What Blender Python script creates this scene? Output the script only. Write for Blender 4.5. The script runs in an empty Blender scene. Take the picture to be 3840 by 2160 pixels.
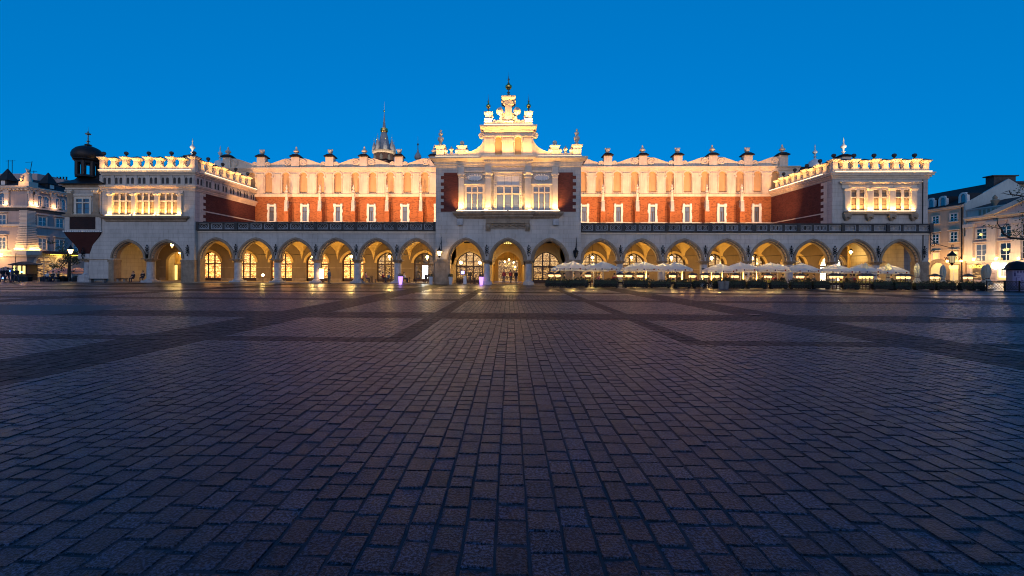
import bpy, bmesh, math, random
import numpy as np
from mathutils import Vector, Matrix
random.seed(7); RNG=np.random.default_rng(7)
R=math.radians; SC=bpy.context.scene; COL=SC.collection
# ---------------------------------------------------------------- camera
F=1650.0; CX=1859.0; CY=1017.0; TH=R(1.9); RO=R(.28); EYE=1.65      # lens calibration in the photograph's own 3840 px frame
cd=bpy.data.cameras.new('camera'); cam=bpy.data.objects.new('camera',cd); COL.objects.link(cam)
cd.sensor_width=36; cd.lens=F/3840*36; cd.shift_x=(1920-CX)/3840; cd.shift_y=-(1080-CY)/3840
cd.clip_start=.1; cd.clip_end=3000
cam.location=(0,0,EYE)
cam.rotation_euler=(Matrix.Rotation(TH,3,'Z')@Matrix.Rotation(R(90),3,'X')@Matrix.Rotation(RO,3,'Z')).to_euler()
SC.camera=cam
# ---------------------------------------------------------------- sky, dusk glow, exposure
w=bpy.data.worlds.new('World'); SC.world=w; w.use_nodes=True; nt=w.node_tree; nt.nodes.clear()
sky=nt.nodes.new('ShaderNodeTexSky'); sky.sky_type='NISHITA'; sky.sun_disc=False
sky.sun_elevation=R(6); sky.sun_rotation=R(180); sky.altitude=200; sky.air_density=1.0; sky.dust_density=0; sky.ozone_density=10
hs=nt.nodes.new('ShaderNodeMix'); hs.data_type='RGBA'; hs.blend_type='MULTIPLY'; hs.inputs[0].default_value=1; hs.inputs[7].default_value=(.35,.64,1.0,1)
sat=nt.nodes.new('ShaderNodeGamma'); sat.inputs['Gamma'].default_value=.4   # evens out the dusk sky
bg=nt.nodes.new('ShaderNodeBackground'); bg.inputs[1].default_value=.15
wo=nt.nodes.new('ShaderNodeOutputWorld')
nt.links.new(sky.outputs[0],sat.inputs['Color']); nt.links.new(sat.outputs[0],hs.inputs[6]); nt.links.new(hs.outputs[2],bg.inputs[0]); nt.links.new(bg.outputs[0],wo.inputs[0])
sl=bpy.data.lights.new('sun','SUN'); sl.energy=.38; sl.angle=R(70); sl.color=(1.0,.76,.62)
so=bpy.data.objects.new('sun',sl); COL.objects.link(so); so.location=(0,-60,40); so.rotation_euler=(R(89),0,R(0))
vs=SC.view_settings; vs.view_transform='Standard'; vs.look='None'; vs.exposure=1.5; vs.gamma=1; vs.use_curve_mapping=False
SC.render.engine='CYCLES'; cy=SC.cycles; cy.use_denoising=True; cy.max_bounces=6; cy.diffuse_bounces=3; cy.glossy_bounces=3; cy.transmission_bounces=4
cy.pixel_filter_type='BLACKMAN_HARRIS'; cy.filter_width=1.05; cy.sample_clamp_indirect=6; cy.sample_clamp_direct=0; cy.caustics_reflective=False; cy.caustics_refractive=False
# ---------------------------------------------------------------- helpers
def ray(x,y):
    u=x-CX; v=-(y-CY); u,v=u*math.cos(RO)-v*math.sin(RO),u*math.sin(RO)+v*math.cos(RO); u/=F; v/=F
    return (u*math.cos(TH)-math.sin(TH),u*math.sin(TH)+math.cos(TH),v)
def at(x,y,Y): d=ray(x,y); t=Y/d[1]; return (d[0]*t,EYE+d[2]*t)          # photograph pixel -> X,Z on a plane Y
def atx(x,y,X): d=ray(x,y); t=X/d[0]; return (d[1]*t,EYE+d[2]*t)         # -> Y,Z on a plane X
class MB:
    def __init__(s,T=None): s.v=[]; s.f=[]; s.T=T; s.mi=[]; s.m=0
    def add(s,vs,fs):
        n=len(s.v)
        if s.T is not None: vs=[tuple(s.T@Vector(p)) for p in vs]
        s.v+=vs; s.f+=[tuple(i+n for i in q) for q in fs]; s.mi+=[s.m]*len(fs); return s
    def box(s,x0,x1,y0,y1,z0,z1):
        return s.add([(x0,y0,z0),(x1,y0,z0),(x1,y1,z0),(x0,y1,z0),(x0,y0,z1),(x1,y0,z1),(x1,y1,z1),(x0,y1,z1)],
            [(0,3,2,1),(4,5,6,7),(0,1,5,4),(1,2,6,5),(2,3,7,6),(3,0,4,7)])
    def cbox(s,x,y,z0,w,d,h): return s.box(x-w/2,x+w/2,y-d/2,y+d/2,z0,z0+h)
    def frus(s,x,y,z0,w0,d0,z1,w1,d1,x1=None,y1=None):
        x1=x if x1 is None else x1; y1=y if y1 is None else y1
        q=lambda cx,cy,w,d,z:[(cx-w/2,cy-d/2,z),(cx+w/2,cy-d/2,z),(cx+w/2,cy+d/2,z),(cx-w/2,cy+d/2,z)]
        return s.add(q(x,y,w0,d0,z0)+q(x1,y1,w1,d1,z1),[(0,3,2,1),(4,5,6,7),(0,1,5,4),(1,2,6,5),(2,3,7,6),(3,0,4,7)])
    def stack(s,x,y,prof):                       # square-plan turned profile: [(half width, z)]
        for (a,z0),(b,z1) in zip(prof,prof[1:]):
            if z1-z0>1e-4: s.frus(x,y,z0,2*a,2*a,z1,2*b,2*b)
        return s
    def lathe(s,x,y,prof,n=12,ph=0,sx=1,sy=1):
        vs=[]; fs=[]
        for r,z in prof:
            for k in range(n):
                a=ph+2*math.pi*k/n; vs.append((x+r*sx*math.cos(a),y+r*sy*math.sin(a),z))
        for i in range(len(prof)-1):
            for k in range(n): k2=(k+1)%n; fs.append((i*n+k,i*n+k2,(i+1)*n+k2,(i+1)*n+k))
        fs.append(tuple(range(n-1,-1,-1))); fs.append(tuple((len(prof)-1)*n+k for k in range(n)))
        return s.add(vs,fs)
    def ball(s,x,y,z,r,n=10,sz=1): 
        return s.lathe(x,y,[(max(.001,r*math.sin(math.pi*i/6)),z-r*sz*math.cos(math.pi*i/6)) for i in range(7)],n)
    def prism(s,poly,y0,y1):                      # polygon in x,z extruded along y
        n=len(poly); vs=[(x,y0,z) for x,z in poly]+[(x,y1,z) for x,z in poly]
        return s.add(vs,[tuple(range(n)),tuple(range(2*n-1,n-1,-1))]+[(i,i+n,(i+1)%n+n,(i+1)%n) for i in range(n)])
    def ring(s,a,b,y0,y1):                        # band between two x,z curves
        n=len(a); vs=[(x,y0,z) for x,z in a]+[(x,y0,z) for x,z in b]+[(x,y1,z) for x,z in a]+[(x,y1,z) for x,z in b]; fs=[]
        for i in range(n-1): fs+=[(i,i+1,n+i+1,n+i),(2*n+i,3*n+i,3*n+i+1,2*n+i+1),(i,2*n+i,2*n+i+1,i+1),(n+i,n+i+1,3*n+i+1,3*n+i)]
        fs+=[(0,n,3*n,2*n),(n-1,3*n-1,4*n-1,2*n-1)]
        return s.add(vs,fs)
    def tube(s,pts,r,n=6):
        pts=[Vector(p) for p in pts]; rr=r if isinstance(r,(list,tuple)) else [r]*len(pts); vs=[]; fs=[]
        for i,p in enumerate(pts):
            d=(pts[min(i+1,len(pts)-1)]-pts[max(i-1,0)]).normalized(); up=Vector((0,0,1)) if abs(d.z)<.9 else Vector((1,0,0))
            a=d.cross(up).normalized(); b=d.cross(a)
            for k in range(n): t=2*math.pi*k/n; vs.append(tuple(p+rr[i]*(a*math.cos(t)+b*math.sin(t))))
        for i in range(len(pts)-1):
            for k in range(n): k2=(k+1)%n; fs.append((i*n+k,i*n+k2,(i+1)*n+k2,(i+1)*n+k))
        fs+=[tuple(range(n-1,-1,-1)),tuple((len(pts)-1)*n+k for k in range(n))]
        return s.add(vs,fs)
    def mesh(s,name):
        me=bpy.data.meshes.new(name); me.from_pydata(s.v,[],s.f); me.update(); return me
    def build(s,name,mt,parent=None,smooth=False):
        me=s.mesh(name)
        for m in (mt if isinstance(mt,(list,tuple)) else [mt]): me.materials.append(m)
        if isinstance(mt,(list,tuple)): me.polygons.foreach_set('material_index',s.mi)
        if smooth: shade(me)
        o=bpy.data.objects.new(name,me); COL.objects.link(o); o.parent=parent; return o
def shade(me,ang=50):
    bm=bmesh.new(); bm.from_mesh(me); bmesh.ops.recalc_face_normals(bm,faces=bm.faces)
    for f in bm.faces: f.smooth=True
    for e in bm.edges:
        if len(e.link_faces)!=2 or e.calc_face_angle(0)>R(ang): e.smooth=False
    bm.to_mesh(me); bm.free()
def empty(name,loc=(0,0,0),rz=0,parent=None):
    o=bpy.data.objects.new(name,None); COL.objects.link(o); o.location=loc; o.rotation_euler=(0,0,rz); o.parent=parent; o.empty_display_size=.2; return o
def tag(o,label=None,cat=None,group=None,kind=None):
    for k,v in (('label',label),('category',cat),('group',group),('kind',kind)):
        if v: o[k]=v
    return o
def thing(name,label,cat,loc=(0,0,0),rz=0,group=None): return tag(empty(name,loc,rz),label,cat,group)
def copy_tree(o,parent=None):
    c=o.copy(); COL.objects.link(c); c.parent=parent
    for ch in o.children: copy_tree(ch,c)
    return c
KL=.34; KE=.36
def lamp(kind,parent,loc,energy,color,rot=(0,0,0),**kw):
    l=bpy.data.lights.new('light',kind); l.energy=energy*KL; l.color=color
    for k,v in kw.items(): setattr(l,k,v)
    o=bpy.data.objects.new('light',l); COL.objects.link(o); o.parent=parent; o.location=loc; o.rotation_euler=rot; return o
def parch(a,r,n=9,cx=0,z=0,t=0):                  # depressed pointed arch: half span a, rise r, offset t outwards
    f=lambda th:(-a*math.cos(th),r*(.83*math.sin(th)+.17*(1-math.cos(th)))); L=[]
    for i in range(n+1):
        th=math.pi/2*i/n; x,zz=f(th); e=1e-3; (xa,za),(xb,zb)=f(max(0,th-e)),f(min(math.pi/2,th+e)); dx,dz=xb-xa,zb-za; l=math.hypot(dx,dz)
        L.append((x-t*dz/l,zz+t*dx/l) if i<n else (0,zz+t*1.02))
    L=[(min(0,x)+cx,zz+z) for x,zz in L]
    return L+[(2*cx-x,zz) for x,zz in reversed(L[:-1])]
def rarch(a,n=10,cx=0,z=0): return [(cx-a*math.cos(math.pi*i/n),z+a*math.sin(math.pi*i/n)) for i in range(n+1)]
TXT={}
def text(name,body,size,mt,parent,loc,rot,ext=.004,shear=0,sx=1):
    key=(body,size,mt.name,ext,shear)
    if key not in TXT:
        cu=bpy.data.curves.new(name,'FONT'); cu.body=body; cu.size=size; cu.extrude=ext; cu.align_x='CENTER'; cu.align_y='CENTER'; cu.shear=shear; cu.resolution_u=2
        t=bpy.data.objects.new(name,cu); COL.objects.link(t); bpy.context.view_layer.update()
        me=bpy.data.meshes.new_from_object(t.evaluated_get(bpy.context.evaluated_depsgraph_get())); bpy.data.objects.remove(t); me.materials.clear(); me.materials.append(mt); TXT[key]=me
    o=bpy.data.objects.new(name,TXT[key]); COL.objects.link(o); o.parent=parent; o.location=loc; o.rotation_euler=rot; o.scale=(sx,1,1); return o
# ---------------------------------------------------------------- materials
def newmat(n):
    m=bpy.data.materials.new(n); m.use_nodes=True; t=m.node_tree; return m,t,t.nodes['Principled BSDF'],t.links
def nd(t,ty,**kw):
    n=t.nodes.new(ty)
    for k,v in kw.items(): setattr(n,k,v)
    return n
def ramp(t,stops,fac):
    r=nd(t,'ShaderNodeValToRGB'); e=r.color_ramp.elements
    while len(e)<len(stops): e.new(.5)
    for k,(p,c) in enumerate(stops): e[k].position=p; e[k].color=(*c,1) if len(c)==3 else c
    t.links.new(fac,r.inputs[0]); return r.outputs[0]
def mixc(t,a,b,fac,mode='MIX'):
    m=nd(t,'ShaderNodeMix',data_type='RGBA',blend_type=mode)
    for i,v in ((0,fac),(6,a),(7,b)):
        if hasattr(v,'node'): t.links.new(v,m.inputs[i])
        else: m.inputs[i].default_value=v if i==0 else ((*v,1) if len(v)==3 else v)
    return m.outputs[2]
def noise(t,vec,scale,detail=4,rough=.6):
    n=nd(t,'ShaderNodeTexNoise'); n.inputs['Scale'].default_value=scale; n.inputs['Detail'].default_value=detail; n.inputs['Roughness'].default_value=rough
    t.links.new(vec,n.inputs['Vector']); return n.outputs['Fac']
def geo(t): return nd(t,'ShaderNodeNewGeometry').outputs['Position']
def smat(n,c,rough=.8,var=.18,scale=1.2,bump=.15,bscale=14,metal=0,streak=True,spec=.4,joint=None,soot=.55):
    m,t,b,L=newmat(n); p=geo(t); f=noise(t,p,scale,5); c1=tuple(x*(1-var) for x in c); c2=tuple(min(1,x*(1+var)) for x in c)
    col=ramp(t,[(.3,c1),(.7,c2)],f)
    if streak:                                     # rain streaks and grime with a shape of their own
        mp=nd(t,'ShaderNodeMapping'); mp.inputs['Scale'].default_value=(2.2,2.2,.25); L.new(p,mp.inputs[0])
        g=noise(t,mp.outputs[0],1.5,6,.7); col=mixc(t,col,tuple(x*.62 for x in c),ramp(t,[(.48,(0,0,0)),(.76,(soot,)*3)],g))
    if joint:                                      # faint ashlar joints
        sx=nd(t,'ShaderNodeSeparateXYZ'); L.new(p,sx.inputs[0]); ad=nd(t,'ShaderNodeMath',operation='ADD'); L.new(sx.outputs[0],ad.inputs[0]); L.new(sx.outputs[1],ad.inputs[1]); cv=nd(t,'ShaderNodeCombineXYZ'); L.new(ad.outputs[0],cv.inputs[0]); L.new(sx.outputs[2],cv.inputs[1])
        k=nd(t,'ShaderNodeTexBrick'); L.new(cv.outputs[0],k.inputs['Vector'])
        for i,x in (('Scale',1),('Mortar Size',.02),('Brick Width',joint[0]),('Row Height',joint[1]),('Mortar Smooth',.3)): k.inputs[i].default_value=x
        k.inputs['Color1'].default_value=(1,1,1,1); k.inputs['Color2'].default_value=(.9,.9,.9,1); k.inputs['Mortar'].default_value=(.72,.7,.68,1); col=mixc(t,col,k.outputs['Color'],1,'MULTIPLY')
    L.new(col,b.inputs['Base Color']); b.inputs['Roughness'].default_value=rough; b.inputs['Metallic'].default_value=metal; b.inputs['Specular IOR Level'].default_value=spec
    if bump:
        bp=nd(t,'ShaderNodeBump'); bp.inputs['Strength'].default_value=bump; bp.inputs['Distance'].default_value=.03; L.new(noise(t,p,bscale,4),bp.inputs['Height']); L.new(bp.outputs[0],b.inputs['Normal'])
    return m
def brickmat(n,c1,c2,mortar,bw=.27,bh=.085,ms=.012):
    m,t,b,L=newmat(n); p=geo(t); s=nd(t,'ShaderNodeSeparateXYZ'); L.new(p,s.inputs[0]); a=nd(t,'ShaderNodeMath',operation='ADD'); L.new(s.outputs[0],a.inputs[0]); L.new(s.outputs[1],a.inputs[1])
    v=nd(t,'ShaderNodeCombineXYZ'); L.new(a.outputs[0],v.inputs[0]); L.new(s.outputs[2],v.inputs[1])
    k=nd(t,'ShaderNodeTexBrick'); L.new(v.outputs[0],k.inputs['Vector'])
    for i,x in (('Scale',1),('Mortar Size',ms),('Brick Width',bw),('Row Height',bh),('Bias',-.1),('Mortar Smooth',.2)): k.inputs[i].default_value=x
    k.inputs['Color1'].default_value=(*c1,1); k.inputs['Color2'].default_value=(*c2,1); k.inputs['Mortar'].default_value=(*mortar,1)
    # irregular darker bricks in patches
    vo=nd(t,'ShaderNodeTexVoronoi'); mp=nd(t,'ShaderNodeMapping'); mp.inputs['Scale'].default_value=(3.2,9,1); L.new(v.outputs[0],mp.inputs[0]); L.new(mp.outputs[0],vo.inputs['Vector']); vo.inputs['Scale'].default_value=1
    g=nd(t,'ShaderNodeSeparateColor'); L.new(vo.outputs['Color'],g.inputs[0])
    col=mixc(t,k.outputs['Color'],(.06,.022,.016),ramp(t,[(.68,(0,0,0)),(.85,(.45,.45,.45))],g.outputs[0]))
    col=mixc(t,col,tuple(x*.55 for x in c1),ramp(t,[(.45,(0,0,0)),(.75,(.6,.6,.6))],noise(t,p,.6,5)))
    L.new(col,b.inputs['Base Color']); b.inputs['Roughness'].default_value=.9; b.inputs['Specular IOR Level'].default_value=.2
    bp=nd(t,'ShaderNodeBump'); bp.inputs['Strength'].default_value=.4; bp.inputs['Distance'].default_value=.02; L.new(k.outputs['Fac'],bp.inputs['Height']); bp.invert=True; L.new(bp.outputs[0],b.inputs['Normal'])
    return m
def emat(n,c,s): 
    m,t,b,L=newmat(n); b.inputs['Base Color'].default_value=(*[min(.8,x) for x in c],1); b.inputs['Emission Color'].default_value=(*c,1); b.inputs['Emission Strength'].default_value=s*KE; return m
def shopmat(n,lo,mid,hi,s,sc=(3.2,5.5),seed=0):    # lit shop window: goods on shelves seen through the glass
    m,t,b,L=newmat(n); p=geo(t); mp=nd(t,'ShaderNodeMapping'); mp.inputs['Scale'].default_value=(sc[0],1,sc[1]); mp.inputs['Location'].default_value=(seed,0,seed*1.7); L.new(p,mp.inputs[0])
    vo=nd(t,'ShaderNodeTexVoronoi',distance='CHEBYCHEV'); vo.inputs['Scale'].default_value=1.4; L.new(mp.outputs[0],vo.inputs['Vector']); g=nd(t,'ShaderNodeSeparateColor'); L.new(vo.outputs['Color'],g.inputs[0])
    f=nd(t,'ShaderNodeMath',operation='MULTIPLY'); L.new(g.outputs[0],f.inputs[0]); L.new(noise(t,mp.outputs[0],3,3),f.inputs[1])
    col=ramp(t,[(.04,lo),(.22,mid),(.5,hi)],f.outputs[0]); w=nd(t,'ShaderNodeTexWave',bands_direction='Z',wave_profile='SAW'); w.inputs['Scale'].default_value=.42; L.new(p,w.inputs['Vector'])
    col=mixc(t,col,tuple(x*.25 for x in lo),ramp(t,[(.86,(0,0,0)),(.93,(1,1,1))],w.outputs['Fac']))
    b.inputs['Base Color'].default_value=(.05,.04,.03,1); b.inputs['Roughness'].default_value=.1; L.new(col,b.inputs['Emission Color']); b.inputs['Emission Strength'].default_value=s*KE; return m
def paving(n,c,rough,jit=.25,speck=90,spec=.24):
    m,t,b,L=newmat(n); p=geo(t); oi=nd(t,'ShaderNodeObjectInfo'); at_=nd(t,'ShaderNodeAttribute',attribute_name='tone')
    f1=noise(t,p,speck,3,.75); f2=noise(t,p,7,4); f3=noise(t,p,.35,3)
    col=ramp(t,[(.42,tuple(x*.1 for x in c)),(.5,tuple(x*.9 for x in c)),(.58,tuple(x*3.6 for x in c))],f1)
    tone=nd(t,'ShaderNodeMath',operation='ADD'); L.new(at_.outputs['Fac'],tone.inputs[0]); L.new(oi.outputs['Random'],tone.inputs[1])
    fr=nd(t,'ShaderNodeMath',operation='FRACT'); L.new(tone.outputs[0],fr.inputs[0])
    col=mixc(t,col,ramp(t,[(0,(1-jit*1.4,1-jit*1.4,1-jit*1.3)),(.6,(1,1,1)),(1,(1+jit*1.6,1+jit*1.3,1+jit*1.2))],fr.outputs[0]),1,'MULTIPLY')
    col=mixc(t,col,ramp(t,[(.3,(.7,.7,.7)),(.7,(1.15,1.15,1.15))],f2),1,'MULTIPLY'); col=mixc(t,col,ramp(t,[(.3,(.75,.75,.78)),(.7,(1.15,1.12,1.1))],f3),1,'MULTIPLY')
    L.new(col,b.inputs['Base Color']); L.new(ramp(t,[(.3,(rough*.8,)*3),(.7,(min(1,rough*1.25),)*3)],f2),b.inputs['Roughness']); b.inputs['Specular IOR Level'].default_value=spec
    bp=nd(t,'ShaderNodeBump'); bp.inputs['Strength'].default_value=.5; bp.inputs['Distance'].default_value=.012; L.new(f1,bp.inputs['Height']); L.new(bp.outputs[0],b.inputs['Normal']); return m
def farpave(n,c,rough):
    m,t,b,L=newmat(n); p=geo(t); s=nd(t,'ShaderNodeSeparateXYZ'); L.new(p,s.inputs[0]); v=nd(t,'ShaderNodeCombineXYZ'); L.new(s.outputs[1],v.inputs[0]); L.new(s.outputs[0],v.inputs[1])
    k=nd(t,'ShaderNodeTexBrick'); L.new(v.outputs[0],k.inputs['Vector'])
    for i,x in (('Scale',1),('Mortar Size',.016),('Brick Width',.29),('Row Height',.195),('Bias',0),('Mortar Smooth',.3)): k.inputs[i].default_value=x
    k.inputs['Color1'].default_value=(*[x*.75 for x in c],1); k.inputs['Color2'].default_value=(*[x*1.3 for x in c],1); k.inputs['Mortar'].default_value=(*[x*.35 for x in c],1)
    col=mixc(t,k.outputs['Color'],ramp(t,[(.3,(.72,.72,.75)),(.7,(1.2,1.15,1.1))],noise(t,p,.22,4)),1,'MULTIPLY')
    L.new(col,b.inputs['Base Color']); L.new(ramp(t,[(.3,(rough*.8,)*3),(.7,(rough*1.25,)*3)],noise(t,p,.8,4)),b.inputs['Roughness']); b.inputs['Specular IOR Level'].default_value=.34
    bp=nd(t,'ShaderNodeBump'); bp.inputs['Strength'].default_value=.6; bp.inputs['Distance'].default_value=.01; bp.invert=True; L.new(k.outputs['Fac'],bp.inputs['Height']); L.new(bp.outputs[0],b.inputs['Normal']); return m
def leafmat(n,c):
    m,t,b,L=newmat(n); L.new(ramp(t,[(.3,tuple(x*.45 for x in c)),(.7,tuple(x*1.5 for x in c))],noise(t,geo(t),3.5,3)),b.inputs['Base Color']); b.inputs['Roughness'].default_value=.6; return m
def fabric(n,c,tr=.45):
    m,t,b,L=newmat(n); d=nd(t,'ShaderNodeBsdfTranslucent'); d.inputs[0].default_value=(*c,1); mx=nd(t,'ShaderNodeMixShader'); mx.inputs[0].default_value=tr
    L.new(ramp(t,[(.3,tuple(x*.86 for x in c)),(.7,c)],noise(t,geo(t),2.5,4)),b.inputs['Base Color']); b.inputs['Roughness'].default_value=.85
    L.new(b.outputs[0],mx.inputs[1]); L.new(d.outputs[0],mx.inputs[2]); L.new(mx.outputs[0],t.nodes['Material Output'].inputs[0]); return m
def skyglass(n,c=(.02,.025,.03),rough=.06):
    m,t,b,L=newmat(n); b.inputs['Base Color'].default_value=(*c,1); b.inputs['Roughness'].default_value=rough; b.inputs['Specular IOR Level'].default_value=.9; b.inputs['IOR'].default_value=1.6
    bp=nd(t,'ShaderNodeBump'); bp.inputs['Strength'].default_value=.06; L.new(noise(t,geo(t),1.5,2),bp.inputs['Height']); L.new(bp.outputs[0],b.inputs['Normal']); return m
M=dict(
 blind=smat('window_blind',(.24,.18,.11),.45,.2,3,0,10,0,False), plaster=smat('grey_plaster',(.52,.47,.41),.9,.16,.45,.12,20,joint=(1.3,.52),soot=.7), plaster_in=smat('lamplit_plaster',(.70,.49,.20),.9,.10,.6,.1,18),  # arcade plaster carries lamp-lit gold in its colour, for brighter vaults
 wall_in_shade=smat('shaded_inner_plaster',(.22,.155,.095),.9,.12,.6,.1,18), cream=smat('cream_plaster',(.70,.57,.43),.85,.15,.7,.1,20,soot=.75), cream_dark=smat('niche_plaster',(.56,.34,.16),.88,.08,.8,.1,20),  # inner wall plaster painted darker, as if shaded beside the lamp-lit vaults
 stone=smat('limestone',(.30,.22,.145),.8,.3,1.6,.2,12,soot=.8), pale=smat('pale_stone',(.66,.57,.45),.75,.12,1.5,.15,14), dark=smat('weathered_stone',(.055,.052,.05),.85,.35,2,.3,9),
 col=smat('column_stone',(.42,.40,.38),.7,.25,2.2,.2,10,soot=.8), trace=smat('tracery_stone',(.36,.36,.36),.85,.25,4,.2,12), lintel=smat('painted_frame',(.72,.68,.62),.7,.06,2,.05,20),
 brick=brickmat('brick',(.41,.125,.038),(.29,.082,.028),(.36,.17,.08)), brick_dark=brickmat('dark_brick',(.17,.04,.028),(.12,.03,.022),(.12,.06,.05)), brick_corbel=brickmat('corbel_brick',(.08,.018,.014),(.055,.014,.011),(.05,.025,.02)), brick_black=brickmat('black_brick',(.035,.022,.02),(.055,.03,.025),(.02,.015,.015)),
 copper=smat('dark_copper',(.012,.011,.012),.5,.4,3,.2,10,.2), verd=smat('verdigris',(.16,.24,.22),.5,.3,4,.2,10,.5), slate=smat('slate_roof',(.014,.016,.02),.75,.3,2,.3,5), tileroof=smat('dark_tiles',(.014,.010,.011),.85,.3,3,.4,5),
 gold=smat('gilt',(.75,.48,.14),.28,.1,3,0,10,1,False), iron=smat('black_iron',(.012,.013,.014),.45,.3,6,.1,20,.6,False), wood=smat('dark_wood',(.06,.03,.018),.5,.3,3,.1,20,0,False),
 glass=skyglass('sky_tinted_glass',(.09,.12,.17),.1), blackglass=skyglass('dark_glass',(.008,.008,.01)), white=smat('white_paint',(.78,.77,.74),.5,.05,2,.03,20,0,False),  # window glass has the blue of reflected sky painted into its base colour
 shop=shopmat('shop_window_goods',(.16,.035,.004),(.85,.26,.04),(1,.58,.18),2.9,(5.5,8)), shop2=shopmat('shop_window_souvenirs',(.14,.035,.004),(.8,.28,.05),(1,.62,.22),2.6,(6.5,9),5),
 shopw=shopmat('bright_shop_window',(.8,.5,.2),(1,.8,.5),(1,.93,.78),5.5,(3,4),9), cafe=shopmat('cafe_interior',(.02,.009,.004),(.20,.08,.02),(.9,.5,.16),1.0,(5,6),3),
 dim=shopmat('dim_cafe_glass',(.008,.005,.004),(.07,.035,.015),(.3,.15,.05),.7,(2,2),12), leaded=shopmat('leaded_fanlight',(.12,.05,.015),(.6,.3,.08),(.95,.6,.25),1.1,(7,7),2),
 bright=emat('white_shop_light',(.88,1,.97),14), bulb=emat('warm_bulb',(1,.66,.22),38), bulb_soft=emat('warm_lantern_glass',(1,.62,.22),9), strip=emat('led_bar',(1,.72,.40),2.6), violet=emat('violet_lit_planter',(.50,.24,1.0),2.2), violet_hot=emat('violet_lamp',(.85,.65,1),9),
 flame=emat('flame',(1,.48,.10),10), patio=emat('patio_lamp_glass',(1,.50,.17),3.6), blue=emat('blue_light',(.08,.18,1),9), screen=emat('screen',(.35,.3,1),4), redneon=emat('red_glow',(1,.13,.12),3),
 lit_win=emat('lit_room',(1,.72,.20),1.6), lit_soft=emat('dimly_lit_room',(1,.66,.28),.45), sign_y=emat('yellow_sign',(1,.74,.05),5), sign_w=emat('white_sign',(.85,.92,1),7),
 granite=paving('granite_sett',(.0115,.0185,.031),.36,.26,55,.16), slab=paving('red_granite_slab',(.0085,.0048,.0060),.5,.15,60,.10), sand=smat('joint_sand',(.0175,.0235,.034),.9,.3,3,.2,40,0,False), far=farpave('far_setts',(.018,.022,.033),.30), asphalt=smat('dark_asphalt',(.022,.022,.026),.6,.3,3,.2,50,0,False),
 leaf=leafmat('hedge_leaf',(.020,.034,.014)), leaf2=leafmat('tree_leaf',(.05,.075,.025)), leaf3=leafmat('flower_leaf',(.22,.22,.05)), bark=smat('bark',(.05,.038,.03),.9,.3,6,.4,20,0,False),
 para=fabric('parasol_cloth',(.86,.82,.74),.4), para_red=fabric('pink_parasol_cloth',(.75,.45,.42),.5), para_closed=fabric('closed_parasol_cloth',(.55,.58,.50),.35), ink=smat('dark_print',(.07,.02,.025),.8,.1,5,0,10,0,False), ink_red=smat('red_print',(.30,.04,.02),.8,.1,5,0,10,0,False), ink_blue=smat('blue_print',(.05,.06,.16),.8,.1,5,0,10,0,False), ink_or=smat('orange_print',(.55,.2,.04),.8,.1,5,0,10,0,False),
 terra=smat('pale_planter',(.6,.58,.56),.5,.1,3,.05,10,0,False), potgrey=smat('stone_planter',(.22,.2,.18),.8,.2,3,.1,10,0,False), planter=smat('planter_wood',(.014,.011,.009),.8,.3,4,.2,10,0,False),
 pal_wall=smat('lilac_plaster',(.40,.33,.31),.9,.08,.5,.1,16), house_cream=smat('house_plaster',(.56,.40,.27),.9,.08,.4,.1,16), house_pink=smat('pink_plaster',(.60,.45,.38),.9,.06,.4,.1,16), house_trim=smat('house_trim',(.66,.56,.46),.85,.06,.8,.1,16), gable=smat('pale_green_gable',(.42,.47,.44),.9,.08,.5,.1,16), spire=smat('lead_spire',(.34,.32,.30),.55,.25,3,.2,6), 
 skin=smat('skin',(.5,.33,.25),.6,.05,5,0,10,0,False), hair=smat('hair',(.03,.02,.015),.6,.2,9,0,10,0,False))
def cloth(n,c): return smat(n,c,.9,.15,5,0,10,0,False)
# ================================================================ GROUND
sq=tag(MB().add([(-600,-60,-.0072),(600,-60,-.0072),(600,900,-.0072),(-600,900,-.0072)],[(0,1,2,3)]).build('market_square',M['sand']),kind='structure')
XB=[-44,-27.2,-25.1,-9.25,-7.15,-2.98,-2.38,4.03,4.6,8.75,10.75,26.7,28.8,46]; YB=[1.3,10.1,10.75,15.15,17.4,24.2,25.8,31.0]
def cellkind(x,y):
    wide=(-27.2<x<-25.1)or(-9.25<x<-7.15)or(8.75<x<10.75)or(26.7<x<28.8)
    nar=(-2.98<x<-2.38)or(4.03<x<4.6)
    if wide or 15.15<y<17.4 or 24.2<y<25.8: return 1
    if 10.1<y<10.75 and not -2.98<x<4.6: return 1
    if nar and y>10.1: return 1
    return 0
def inview(x,y):
    dx=x*math.cos(TH)+y*math.sin(TH); d=-x*math.sin(TH)+y*math.cos(TH)
    return d>.5 and -1.22<dx/d<1.27
stones=[[],[]]                                     # (x0,x1,y0,y1)
for i in range(len(XB)-1):
    for j in range(len(YB)-1):
        x0,x1,y0,y1=XB[i],XB[i+1],YB[j],YB[j+1]; k=cellkind((x0+x1)/2,(y0+y1)/2)
        cw=(.193,.30)[k]; lo,hi=((.17,.30),(.42,.62))[k]; nx=max(1,round((x1-x0)/cw)); wv=RNG.uniform(.9,1.1,nx); wv*= (x1-x0)/wv.sum(); xs=x0+np.concatenate([[0],np.cumsum(wv)])
        for c in range(nx):
            a,b=xs[c],xs[c+1]; xm=(a+b)/2
            y=y0
            while y<y1-1e-6:
                l=random.uniform(lo,hi); e=y+l
                if y1-e<lo*.8: e=y1
                if inview(xm,e+.3) and not (xm<-16.6 and 15.1<y<19.3): stones[k].append((a,b,y,e))
                y=e
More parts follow.
